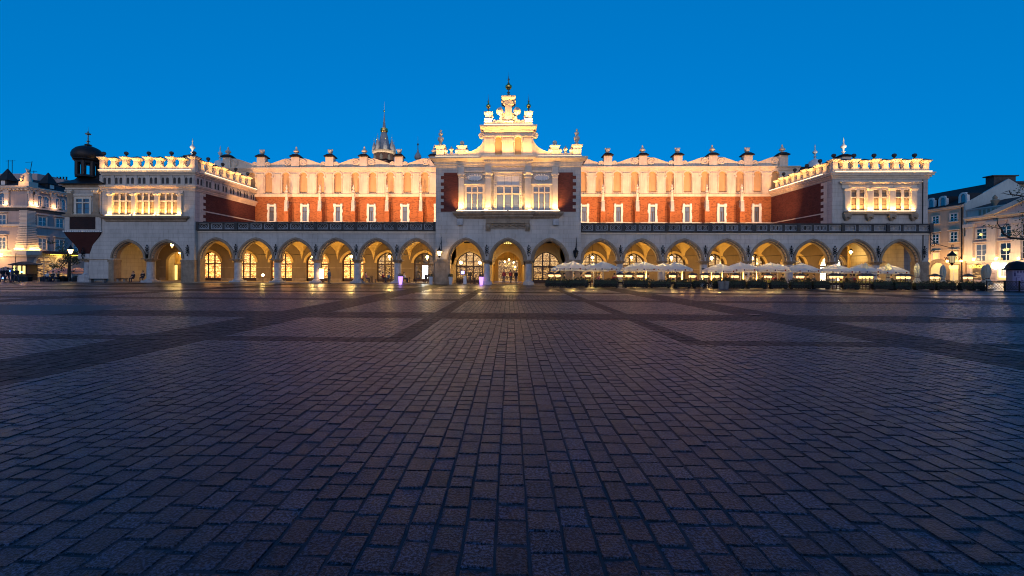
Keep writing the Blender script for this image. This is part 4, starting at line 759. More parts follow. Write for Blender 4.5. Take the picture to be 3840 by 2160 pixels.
# roof turrets behind the battlements
def turret(x,y,z0,z1,w_,dome=False):
    t=P(MB().cbox(x,y,z0,2*w_,2*w_,z1-z0),'chimney_turret','cream')
    if dome: P(MB().lathe(x,y,[(w_*1.15,z1),(w_*1.2,z1+.3),(w_*1.05,z1+1.0),(w_*.7,z1+1.6),(.2,z1+1.95)],12),'cap','lintel',t,True); z=z1+1.9
    else: P(MB().stack(x,y,[(w_+.15,z1),(w_+.2,z1+.15),(.3,z1+.45)]),'cap','tileroof',t); z=z1+.4
    P(MB().lathe(x,y,[(.12,z),(.1,z+.3),(.3,z+.4),(.1,z+.55),(.1,z+.8),(.34,z+1.05),(.36,z+1.25),(.12,z+1.5),(.06,z+1.9),(.1,z+2.0),(.02,z+2.5)],10),'finial','lintel',t,True)
x,_=at(722,560,64); turret(x-AX,9,14,18.3,.65); x,_=at(826,560,74); turret(x-AX,19,15,18.6,1.1,True)
x,_=at(3163,560,64); turret(x-AX,9,14,18.0,.62); x,_=at(3056,560,74); turret(x-AX,19,15,18.4,1.1,True)
# ================================================================ LAMPS OF THE HALL
WARM=(1,.53,.25); WARM2=(1,.53,.155); YEL=(1,.62,.17)
def led(x0,x1,y,z,p,T=None,tilt=-6,col=WARM2,w_=.12):
    """LED bar on a ledge, shining up the wall behind it"""
    L=x1-x0; T=T or ID; b=P(MB(T).box(x0,x1,y-.05,y+.05,z-.03,z+.03),'light_bar','strip'); 
    o=lamp('AREA',hall,(0,0,0),p*1.5,col,shape='RECTANGLE',size=L,size_y=w_,spread=R(110))
    o.matrix_local=T@Matrix.Translation(((x0+x1)/2,y,z+.05))@Matrix.Rotation(R(180+tilt),4,'X')
    o.parent=b; return b
led(-50.9,-47.6,LY-.46,8.5,140); led(-47.3,-44.4,LY-.46,8.5,140); led(-44.2,-41.1,LY-.46,8.5,140)
led(LX0,LX1-.2,LY-.5,14.2,185)
led(1.2,WY-LY-.4,-.5,14.2,150,Matrix.Translation((LX1,LY,0))@Matrix.Rotation(R(90),4,'Z'))
led(41.2,49.0,-.42,9.15,300)
led(RX0,RX1,-.52,13.92,175)
led(1.0,WY-.4,-.5,13.92,150,Matrix.Translation((RX0,0,0))@Matrix.Rotation(R(90),4,'Z')@Matrix.Scale(-1,4,(0,1,0)))
for s in (-1,1): led(s*4.1-1.6,s*4.1+1.6,CYF-.6,9.02,95); led(s*5.9-.4,s*5.9+.4,CYF-.6,9.0,70)
led(-2.9,-.1,CYF-.8,9.0,110); led(.1,2.9,CYF-.8,9.0,110)
for s in (-1,1): led(min(s*3.6,s*8.9),max(s*3.6,s*8.9),GY-.62,15.7,150)
led(-3.0,3.0,GY-.85,15.76,210); led(-3.0,3.0,GY-.5,19.64,250)
for s in (-1,1): led(s*2.5-.5,s*2.5+.5,GY-.4,20.0,50)
for k,x in enumerate([-36.3,-31.1,-25.9,-20.7,-15.5,-10.9,10.9,15.9,21.1,26.3,31.5,36.3]):
    f=P(MB().box(x-.2,x+.2,3.2,3.4,7.05,7.4).box(x-.05,x+.05,3.25,3.35,6.6,7.05),'floodlight','iron')
    d=Vector((x+(.8 if x<0 else -.8),WY,15.2))-Vector((x,3.5,7.3)); o=lamp('SPOT',f,(x,3.5,7.3),6600,WARM,spot_size=R(95),spot_blend=1.0,shadow_soft_size=.12); o.rotation_euler=d.to_track_quat('-Z','Y').to_euler()
for px,Yt in ((722,64),(826,74),(3163,64),(3056,74)):
    xx=at(px,560,Yt)[0]-AX; fl=P(MB().box(xx-.12,xx+.12,Yt-FY-2.2,Yt-FY-2.0,17.6,17.8),'floodlight','iron'); o=lamp('SPOT',fl,(xx,Yt-FY-1.9,17.9),420,(1,.8,.55),spot_size=R(80),spot_blend=1); o.rotation_euler=Vector((0,1.9,2.4)).to_track_quat('-Z','Y').to_euler()
# hanging lanterns under the vaults
def hang_lantern(x,y,z,label,p=55,rod=5.9,s=1.0):
    t=thing('hanging_lantern',label,'lantern',(AX+x,FY+y,z),0,'lanterns hanging under the arcade vaults')
    MB().tube([(0,0,.42*s),(0,0,rod-z)],.018,5).build('rod',M['iron'],t); MB().lathe(0,0,[(.06*s,.5*s),(.1*s,.42*s),(.26*s,.3*s),(.27*s,.26*s)],6).lathe(0,0,[(.2*s,-.28*s),(.17*s,-.33*s),(.05*s,-.4*s),(.02,-.46*s)],6).build('cap',M['iron'],t)
    fr=MB()
    for k in range(6): an=k*math.pi/3; fr.tube([(.25*s*math.cos(an),.25*s*math.sin(an),.27*s),(.2*s*math.cos(an),.2*s*math.sin(an),-.29*s)],.014,4)
    fr.build('frame',M['iron'],t); MB().ball(0,0,0,.19*s,10).build('bulb',M['bulb'],t,True)
    lamp('POINT',t,(0,0,-.52*s),p,YEL,shadow_soft_size=.1); return t
ords=['first','second','third','fourth','fifth','sixth','seventh','eighth']
for k,c in enumerate(bayL): hang_lantern(c+.75,3.2,3.5,f'lit iron lantern hanging in the {ords[k]} arcade bay left of the central block',240)
for k,c in enumerate(bayR[:7]): hang_lantern(c-.35,3.2,3.5,f'lit iron lantern hanging in the {ords[k]} arcade bay right of the central block',240)
hang_lantern(-45.4,3.0,5.0,'added unseen lantern high inside the second arch of the left wing',90,6.4)  # lantern added out of sight to brighten this arch
hang_lantern(-48.6,8.6,4.2,'lit lantern in the yellow passage behind the second arch of the left wing',170,5.0)
hang_lantern(48.4,8.8,4.6,'lit lantern hanging in the passage behind the last bay but one on the right',150)
for x,y,z,l in ((.15,5.2,3.25,'topmost lantern of the cluster hanging in the central passage'),(-.42,4.6,2.95,'left lantern of the cluster hanging in the central passage'),(.78,4.4,2.85,'right lantern of the cluster hanging in the central passage'),(1.0,8.0,2.3,'lower lantern deep inside the central passage')): hang_lantern(x,y,z,l,45,4.6,.6)
# standing lamps of the cafe in the left central arch
for x,l in ((-5.95,'tall lamp post left in the left central arch'),(-3.55,'tall lamp post beside the column in the left central arch')):
    t=thing('standing_lamp',l,'lamp',(AX+x,FY+.6,.06),0,'standing lamps in the left central arch'); MB().tube([(0,0,0),(0,0,2.5)],.035,6).lathe(0,0,[(.2,0),(.18,.05),(.04,.1)],10).build('post',M['iron'],t); MB().ball(0,0,2.66,.2,12).build('globe',M['bulb'],t,True); lamp('POINT',t,(0,-.35,2.66),90,YEL,shadow_soft_size=.15)
# bracket lanterns on the central piers
def bracket_lantern(x,label,lit):
    t=thing('bracket_lantern',label,'lantern',(AX+x,FY+CYF,0),0,'bracket lanterns on the central piers'); y=-.55
    b=MB().tube([(.18,-.03,3.6),(.18,-.12,5.2),(.15,-.2,5.6),(.2,-.25,5.85)],[.03,.04,.03,.02],6).tube([(.18,-.08,5.2),(.1,y*.6,5.0),(0,y,4.6),(0,y,4.2)],.028,5).tube([(.18,-.05,3.9),(.1,y*.5,3.7),(.02,y,3.4)],.025,5)
    b.tube([(.3+.16*math.cos(q),-.12,4.0+.18*math.sin(q)) for q in np.linspace(0,5.5,10)],.02,4); b.build('bracket',M['iron'],t)
    MB().lathe(0,y,[(.03,4.55),(.12,4.4),(.1,4.32),(.3,4.18),(.34,4.1),(.3,4.06)],8).lathe(0,y,[(.2,3.5),(.16,3.42),(.08,3.34),(.03,3.2)],8).build('cap',M['iron'],t)
    fr=MB()
    for k in range(8): an=k*math.pi/4; fr.tube([(.29*math.cos(an),y+.29*math.sin(an),4.1),(.19*math.cos(an),y+.19*math.sin(an),3.48)],.018,4)
    fr.build('frame',M['iron'],t); MB().lathe(0,y,[(.18,3.5),(.27,4.06)],8).build('glass',M['bulb_soft' if lit else 'blackglass'],t)
    if lit: MB().ball(0,y,3.8,.12,8).build('bulb',M['bulb'],t,True); lamp('POINT',t,(0,y-.36,3.8),120,(1,.6,.22),shadow_soft_size=.15)
bracket_lantern(-8.35,'lit iron lantern on a wall bracket left of the central arches',True); bracket_lantern(8.2,'unlit black iron lantern on a wall bracket right of the central arches',False)
# scrolled bracket lantern on the far right corner
t=thing('corner_lantern','black lantern on a long scrolled iron bracket at the right corner','lantern',(AX+50.95,FY-.2,0))
br=MB().tube([(0,0,4.0),(0,0,6.6)],.04,6).tube([(0,0,5.9),(.7,0,5.2),(1.6,0,4.95),(2.3,0,4.75),(2.7,0,4.75)],.035,6)
for cx_,cz_,r_ in ((.35,5.1,.38),(.35,6.25,.24),(2.6,4.95,.2),(.3,4.35,.22)): br.tube([(cx_+r_*(1-k/16)*math.cos(k*.75),0,cz_+r_*(1-k/16)*math.sin(k*.75)) for k in range(14)],.028,5)
br.build('bracket',M['iron'],t); MB().tube([(2.55,0,4.75),(2.55,0,4.2)],.03,5).lathe(2.55,0,[(.05,4.35),(.12,4.2),(.2,4.12),(.42,3.9),(.44,3.78),(.36,3.75)],8).lathe(2.55,0,[(.24,2.95),(.2,2.86),(.08,2.78),(.1,2.7),(.03,2.55)],8).build('cap',M['iron'],t)
fr=MB()
for k in range(8): an=k*math.pi/4; fr.tube([(2.55+.36*math.cos(an),.36*math.sin(an),3.76),(2.55+.24*math.cos(an),.24*math.sin(an),2.95)],.025,4)
fr.build('frame',M['iron'],t); MB().lathe(2.55,0,[(.22,2.96),(.33,3.75)],8).build('glass',M['lit_soft'],t)
# ================================================================ CAFE TERRACE
def parasol(x,y,zt,label,r=1.68,mat='para',k0=0,rz=0,group='open parasols of the cafe terrace',lit=0,words=True):
    t=thing('parasol',label,'parasol',(x,y,0),rz,group); ph=math.pi/8; zb=zt-.72; n=8
    top=[(0,0,zt)]; rim=[(r*math.cos(ph+k*math.pi/4),r*math.sin(ph+k*math.pi/4),zb) for k in range(8)]; mid=[(r*.5*math.cos(ph+k*math.pi/4),r*.5*math.sin(ph+k*math.pi/4),zt-.30) for k in range(8)]
    md=[(r*.5*.9*math.cos(k*math.pi/4+math.pi/4),r*.5*.9*math.sin(k*math.pi/4+math.pi/4),zt-.345) for k in range(8)]
    c=MB().add(top+mid+md+rim,sum([[(0,1+k,9+k),(0,9+k,1+(k+1)%8),(1+k,17+k,9+k),(17+k,17+(k+1)%8,9+k),(17+(k+1)%8,1+(k+1)%8,9+k)] for k in range(8)],[])); cn=c.build('canopy',M[mat],t)
    for k in range(8):                                  # valance flaps
        p,q=Vector(rim[k]),Vector(rim[(k+1)%8]); d=(q-p)*.03; p2,q2=p+d,q-d; m=(p2+q2)/2
        MB().add([tuple(p2),tuple(q2),(q2.x*1.01,q2.y*1.01,zb-.24),(m.x*1.01,m.y*1.01,zb-.26),(p2.x*1.01,p2.y*1.01,zb-.24)],[(0,1,2,3,4)]).build('valance',M[mat],t)
    MB().tube([(0,0,0),(0,0,zt+.06)],.03,8).build('pole',M['white' if mat!='para_red' else 'wood'],t); MB().cbox(0,0,0,.6,.6,.1).build('foot',M['potgrey'],t)
    rb=MB()
    for k in range(8): rb.tube([(0,0,zt-.06),(rim[k][0]*.97,rim[k][1]*.97,zb-.03)],.012,4).tube([(0,0,zt-.7),(mid[k][0]*1.0,mid[k][1]*1.0,zt-.36)],.01,4)
    rb.build('ribs',M['white'],t)
    if words:
        ap=r*math.cos(math.pi/8)*1.03
        for a_,pat in ((-math.pi/2,0),(-math.pi/4,1),(-3*math.pi/4,2)):
            px,py=ap*math.cos(a_),ap*math.sin(a_); rot=(R(90),0,a_+math.pi/2); u=Vector((-math.sin(a_),math.cos(a_),0))
            def disc(off,m,rr): 
                o=MB().prism([(rr*math.cos(q*math.pi/6),rr*math.sin(q*math.pi/6)) for q in range(12)],-.004,.004).build('emblem',M[m],t); o.location=(px+u.x*off,py+u.y*off,zb-.11); o.rotation_euler=(0,0,a_+math.pi/2)
            if pat==0: text('lettering','Sukiennice',.17,M['ink'],t,(px,py,zb-.12),rot,.003,.3); disc(.5,'ink_red',.085); disc(-.5,'ink_blue',.075)
            else: disc(-.1*(1 if pat==1 else -1),'ink_or' if pat==1 else 'ink_red',.06); q_=MB().tube([(-.2+.04*i,0,.012*(i%2)) for i in range(11)],.012,4).build('emblem',M['ink'],t); q_.location=(px,py,zb-.19); q_.rotation_euler=(0,0,a_+math.pi/2)
    if lit:
        b=MB().ball(0,0,zt-.5,.06,8).build('bulb',M['bulb_soft'],t); lamp('POINT',t,(0,-.0,zt-.75),lit,YEL,shadow_soft_size=.08)
    return t
front=[(2149,979),(2262,980),(2416,981),(2532,983),(2700,988),(2777,983),(2890,984),(3007,986.6),(3133,990),(3231,990),(3335,992)]
wh=['at the left end of the terrace beside the central block','second from the left in the front row of the terrace','third from the left in the front row of the terrace','fourth from the left in the front row','tilted low behind the parked bicycle','sixth from the left in the front row','seventh from the left in the front row','eighth from the left, in front of the bright shop window','ninth from the left, fourth from the right end of the row','second from the right end, behind a closed parasol','at the right end of the front row']
for k,(px,py) in enumerate(front): x,z=at(px,py,47.2); parasol(x,47.2,z,'open off-white parasol '+wh[k],1.72 if k<9 else 1.6,'para',0,random.uniform(-.06,.06),lit=(110 if k%2==0 else 45))
wb=['leftmost of the back row of parasols','second of the back row, half hidden by a front parasol','third of the back row, glowing yellow','fourth of the back row, beside an arcade column','fifth of the back row, with a glowing rim','last of the back row, near the right arches']
for k,(px,py) in enumerate([(2119,984),(2226,986),(2385,986),(2487,986),(2806,989),(2917,989)]): x,z=at(px,py,50.6); parasol(x,50.6,z,'open off-white parasol, '+wb[k],1.72,lit=130,words=False)
def closed_parasol(px,py,Y,label,lit):
    x,z=at(px,py,Y); t=thing('closed_parasol',label,'parasol',(x,Y,0),random.uniform(0,1),'closed parasols of the cafe terrace'); h=z
    n=16; prof=[(.05,h),(.15,h-.12),(.21,h-.45),(.22,h-.8),(.16,h-1.2),(.12,h-1.42),(.2,h-1.65),(.33,h-1.95),(.36,h-2.0)]
    vs=[];fs=[]
    for i,(r_,zz) in enumerate(prof):
        for k in range(n): q=2*math.pi*k/n; rr=r_*(1+(.22 if k%2 else -.12)*min(1,i/3)); vs.append((rr*math.cos(q),rr*math.sin(q),zz-(.06 if k%2 and i==len(prof)-1 else 0)))
    for i in range(len(prof)-1):
        for k in range(n): fs.append((i*n+k,i*n+(k+1)%n,(i+1)*n+(k+1)%n,(i+1)*n+k))
    MB().add(vs,fs).build('folded_canopy',M['para_closed'],t); MB().tube([(0,0,0),(0,0,h+.05)],.03,8).build('pole',M['white'],t); MB().cbox(0,0,0,.6,.6,.1).build('foot',M['potgrey'],t); MB().lathe(0,0,[(.15,h-1.46),(.15,h-1.38)],10).build('strap',M['ink'],t)
    if lit: MB().ball(0,0,h-.35,.06,8).build('bulb',M['bulb_soft'],t); lamp('POINT',t,(0,0,h-.55),lit,YEL,shadow_soft_size=.05)
for px,py,Y,l,lit in ((3245,986,46.4,'closed parasol glowing yellow inside, in front of the last open parasols',20),(3331,988,46.4,'closed parasol with the bright lamp at its top, right end of the terrace',26),(3439,987,46.2,'closed parasol glowing yellow, in front of the right corner pier',22),(3536,994,46,'closed grey-green parasol in front of the cream town house',0),(3691,995,46.2,'shorter closed parasol of the pair in front of the pink palace',0),(3704,991,45.6,'taller closed parasol of the pair in front of the pink palace',0)): closed_parasol(px,py,Y,l,lit)
# hedge troughs
def leaves(n,box,size,seed,fn=None):
    r=np.random.default_rng(seed); V=[];Fc=[]
    c=r.uniform(0,1,(n,3))*np.array([box[1]-box[0],box[3]-box[2],box[5]-box[4]])+np.array([box[0],box[2],box[4]])
    if fn is not None: c=c[fn(c)]
    n=len(c); a_=r.normal(size=(n,3)); a_/=np.linalg.norm(a_,axis=1)[:,None]; b_=np.cross(a_,r.normal(size=(n,3))); b_/=np.linalg.norm(b_,axis=1)[:,None]; s=size*r.uniform(.6,1.4,(n,1))
    P4=np.stack([c-a_*s,c+b_*s*.45,c+a_*s,c-b_*s*.45],1).reshape(-1,3); F4=np.arange(4*n).reshape(n,4); return P4,F4
def np_obj(name,V,Fq,mt,parent):
    me=bpy.data.meshes.new(name); me.vertices.add(len(V)); me.vertices.foreach_set('co',V.reshape(-1)); me.loops.add(Fq.size); me.loops.foreach_set('vertex_index',Fq.reshape(-1).astype(np.int32)); me.polygons.add(len(Fq)); me.polygons.foreach_set('loop_start',np.arange(0,Fq.size,4,dtype=np.int32)); me.update(calc_edges=True); me.materials.append(mt); o=bpy.data.objects.new(name,me); COL.objects.link(o); o.parent=parent; return o
def hedge(x0,x1,y,label,seed,h=.92):
    t=thing('hedge_trough',label,'hedge',((x0+x1)/2,y,0),0,'hedge troughs along the cafe terrace'); L=x1-x0; w_=L/2
    MB().box(-w_,w_,-.22,.22,.08,.42).build('trough',M['planter'],t); lg=MB()
    for q in (-1,1): MB().box(q*(w_-.15)-.05,q*(w_-.15)+.05,-.2,.2,0,.08).build('leg',M['planter'],t)
    rr=random.Random(seed); ph=[rr.uniform(0,6) for _ in range(4)]
    f=lambda c:(c[:,2]<h-.12+.07*np.sin(c[:,0]*3.1+ph[0])+.06*np.sin(c[:,0]*7.7+ph[1]))&(np.abs(c[:,1])<.34+.05*np.sin(c[:,0]*5+ph[2]))
    V,Fq=leaves(int(1150*L),(-w_-.06,w_+.06,-.45,.45,.1,h+.16),.06,seed,f); np_obj('foliage',V,Fq,M['leaf'],t)
    g=MB()
    for k in range(int(L/.45)): xx=-w_+.2+k*.45; g.tube([(xx,rr.uniform(-.1,.1),.4),(xx+rr.uniform(-.1,.1),rr.uniform(-.15,.15),h-.12)],.014,4)
    g.build('stems',M['bark'],t)
    dk=MB().box(-w_+.03,w_-.03,-.16,.16,.42,h-.3); dk.build('dense_core',M['leaf'],t)
    return t
hx=[(2046,2130),(2134,2205),(2228,2318),(2340,2430),(2438,2512),(2530,2590),(2598,2645),(2672,2692),(2726,2790),(2800,2872),(2888,2950),(2962,3040),(3046,3108),(3160,3218),(3270,3345),(3350,3410),(3428,3500),(3508,3580),(3596,3640),(3644,3690)]
nm=['at the left end of the terrace by the central block','second from the left end','third from the left end','fourth from the left end','fifth from the left end','left of the parked bicycle','directly behind the parked bicycle','short, left of the stone planter pots','right of the stone planter pots','tenth from the left end','eleventh from the left end','twelfth from the left end','left of the triple patio lamps','between the two groups of triple patio lamps','right of the second triple patio lamps','below the right corner pier, left piece','below the closed parasol at the corner pier','in front of the cream town house','fourth-last towards the lattice fence','last, beside the lattice fence']
def hy(px): return 46.3-1.5*(px-2046)/1650
for k,(a_,b_) in enumerate(hx):
    Y=hy(a_); hedge(at(a_,1060,Y)[0],at(b_,1060,Y)[0],Y,'dark green trough hedge, '+nm[k],k+50,random.uniform(.95,1.08))
# patio lamps: small roofed lantern over a flower box, on timber posts
def patio_lamp(px,label,dy=0,w_=.62):
    Y=hy(px)+.1+dy; x,z=at(px,1040,Y); t=thing('patio_lamp',label,'lamp',(x,Y,0),random.uniform(-.05,.05),'roofed patio lamps along the terrace'); h=w_/2
    for sx in (-1,1):
        for sy in (-1,1): MB().box(sx*h-.025,sx*h+.025,sy*.22-.025,sy*.22+.025,0,1.22).build('post',M['wood'],t)
    MB().frus(0,0,1.34,w_+.3,.8,1.40,w_+.26,.76).frus(0,0,1.40,w_+.26,.76,1.62,.12,.1).build('roof',M['wood'],t)
    for sy in (-1,1): MB().box(-h+.03,h-.03,sy*.2-.012,sy*.2+.012,1.10,1.32).build('glass',M['patio'],t)
    for sx in (-1,1): MB().box(sx*(h-.01)-.012,sx*(h-.01)+.012,-.19,.19,1.10,1.32).build('glass',M['patio'],t)
    MB().tube([(-h,-.23,1.1),(h,-.23,1.32)],.012,4).tube([(-h,-.23,1.32),(h,-.23,1.1)],.012,4).box(-h-.03,h+.03,-.25,.25,1.06,1.10).box(-h-.03,h+.03,-.25,.25,1.32,1.34).build('grille',M['wood'],t)
    MB().box(-h+.02,h-.02,-.2,.2,.42,.62).box(-h,h,-.24,.24,.3,.34).build('flower_box',M['planter'],t)
    V,Fq=leaves(160,(-h+.03,h-.03,-.22,.22,.6,.84),.05,px); np_obj('flowers',V,Fq,M['leaf3'],t)
    lamp('POINT',t,(0,0,.98),9,(1,.6,.2),shadow_soft_size=.1); return t
pls=[(2066,'leftmost patio lamp beside the central block'),(2092,'second patio lamp from the left, between the first hedges'),(2205,'lit patio lamp under the second front parasol'),(2325,'lit patio lamp in the gap before the fourth hedge'),(2358,'lit patio lamp left of the tall flame heater'),(2400,'lit patio lamp under the third front parasol, beside the flame heater'),(2522,'lit patio lamp in the gap below the fourth front parasol'),(2596,'lit patio lamp left of the bicycle'),(2643,'lit patio lamp just above the bicycle'),(2686,'lit patio lamp left of the planter pots'),(2757,'lit patio lamp under the sixth front parasol'),(2880,'lit patio lamp under the seventh front parasol'),(3001,'lit patio lamp below the eighth parasol'),(3123,'left lamp of the first triple group'),(3136,'middle lamp of the first triple group'),(3150,'right lamp of the first triple group'),(3233,'left lamp of the second triple group'),(3247,'middle lamp of the second triple group'),(3262,'right lamp of the second triple group'),(3378,'wide patio lamp left of the corner closed parasol'),(3398,'patio lamp beside the corner closed parasol'),(3505,'patio lamp in front of the cream house door'),(3630,'rightmost patio lamp, before the pink palace')]
for px,l in pls: patio_lamp(px,l,0,.36 if 3100<px<3270 else .55)
for k,(px,l) in enumerate(((2423,'flame heater glowing beside the third front parasol pole'),(2558,'flame heater glowing right of the fourth front parasol pole'),(2636,'thin flame heater beside the arcade column behind the bicycle'),(2668,'flame heater under the low tilted parasol'),(2708,'tall bright flame heater above the planter pots'),(2787,'flame heater right of the sixth front parasol pole'),(2837,'flame heater under the seventh parasol'))):
    Y=49+.3*(k%3); x,z=at(px,1040,Y); t=thing('flame_heater',l,'heater',(x,Y,0),0,'pyramid flame heaters on the terrace')
    MB().frus(0,0,0,.5,.5,.75,.3,.3).build('base',M['iron'],t); MB().lathe(0,0,[(.03,.75),(.075,.95),(.06,1.2),(.03,1.6),(.005,1.9)],8).build('flame',M['flame'],t,True)
    fr=MB()
    for sx in (-1,1):
        for sy in (-1,1): fr.tube([(sx*.15,sy*.15,.75),(sx*.06,sy*.06,2.0)],.012,4)
    fr.build('frame',M['iron'],t); MB().frus(0,0,2.0,.4,.4,2.1,.1,.1).build('cap',M['iron'],t); lamp('POINT',t,(0,-.2,1.3),14,(1,.5,.14),shadow_soft_size=.15)
# stone pots with shrubs, bicycle
def pot(x,y,h,r,mat,label,group,emis=None,plant='leaf',shrub=.5):
    t=thing('planter_pot',label,'planter',(x,y,0),0,group); MB().lathe(0,0,[(r*.68,0),(r*.7,.02),(r,h-.04),(r*1.03,h-.02),(r*1.03,h),(r*.9,h),(r*.88,h-.05)],20).build('pot',M[mat],t,True)
    V,Fq=leaves(420,(-r*1.4,r*1.4,-r*1.4,r*1.4,h-.05,h+shrub),.06,int(x*100)%9999,lambda c:(c[:,0]**2+c[:,1]**2+(c[:,2]-h-.1)**2)<(r*1.25)**2); np_obj('foliage',V,Fq,M[plant],t)
    if emis: MB().lathe(0,0,[(r*.6,.03),(r*.62,.1)],16).build('lamp_disc',M['violet_hot'],t); lamp('POINT',t,(0,-r-.25,.25),4,(.5,.25,1),shadow_soft_size=.1)
    return t
for px,l in ((2704,'stone planter pot with shrub, left of the pair'),(2722,'stone planter pot with shrub, right of the pair')): x,_=at(px,1060,44.6); pot(x,44.6,.78,.32,'potgrey',l,'stone planter pots by the hedge')
for px,m_,l,e in ((1502,'violet','violet glowing tall planter beside the arcade column',1),(1616,'terra','tall white planter left of the left central pier',0),(1690,'terra','tall white planter right of the left central pier',0),(1805,'violet','violet glowing tall planter left of the central passage column',1)): x,_=at(px,1050,53.6); pot(x,53.6,.95,.27,m_,l,'tall planters before the arcade',e,'leaf',.35)
bx,_=at(2650,1070,44.5); t=thing('bicycle','dark bicycle parked against the hedge','bicycle',(bx,44.5,0),R(20))
for sx in (-.52,.52):
    wv=MB().tube([(sx+.33*math.cos(q),0,.34+.33*math.sin(q)) for q in np.linspace(0,2*math.pi,25)],.02,5).build('wheel',M['iron'],t)
    sp=MB()
    for q in range(10): sp.tube([(sx,0,.34),(sx+.32*math.cos(q*.628),0,.34+.32*math.sin(q*.628))],.004,3)
    sp.build('spokes',M['white'],wv)
MB().tube([(-.52,0,.34),(-.1,0,.32),(.35,0,.82),(-.2,0,.82),(-.52,0,.34)],.02,6).tube([(-.1,0,.32),(-.25,0,.95)],.02,6).tube([(.52,0,.34),(.36,0,.85),(.33,0,1.0)],.02,6).build('frame',M['iron'],t); MB().frus(-.27,0,.95,.26,.14,1.02,.22,.1).build('saddle',M['ink'],t); MB().tube([(.25,-.26,1.04),(.33,-.1,1.02),(.33,.1,1.02),(.25,.26,1.04)],.016,5).build('handlebar',M['iron'],t); MB().tube([(-.1+.1*math.cos(q),.05,.32+.1*math.sin(q)) for q in np.linspace(0,2*math.pi,13)],.012,4).build('crank',M['iron'],t)
# ---- tables and chairs
def chair(x,y,rz,label,g,mat='wood',z=0):
    t=thing('cafe_chair',label,'chair',(x,y,z),rz,g); MB().box(-.21,.21,-.21,.21,.43,.47).build('seat',M[mat],t)
    for sx in (-1,1):
        for sy in (-1,1): MB().box(sx*.19-.018,sx*.19+.018,sy*.19-.018,sy*.19+.018,0,.43 if sy<0 else .88).build('leg',M[mat],t)
    MB().box(-.17,.17,.18,.2,.76,.88).box(-.17,.17,.18,.2,.6,.66).build('backrest',M[mat],t); return t
def table(x,y,label,g,z=0,mat='wood'):
    t=thing('cafe_table',label,'table',(x,y,z),0,g); MB().lathe(0,0,[(.38,.72),(.4,.73),(.4,.75)],18).build('top',M[mat],t); MB().tube([(0,0,.03),(0,0,.72)],.035,8).build('leg',M['iron'],t); MB().lathe(0,0,[(.25,0),(.24,.03),(.05,.05)],14).build('foot',M['iron'],t); return t
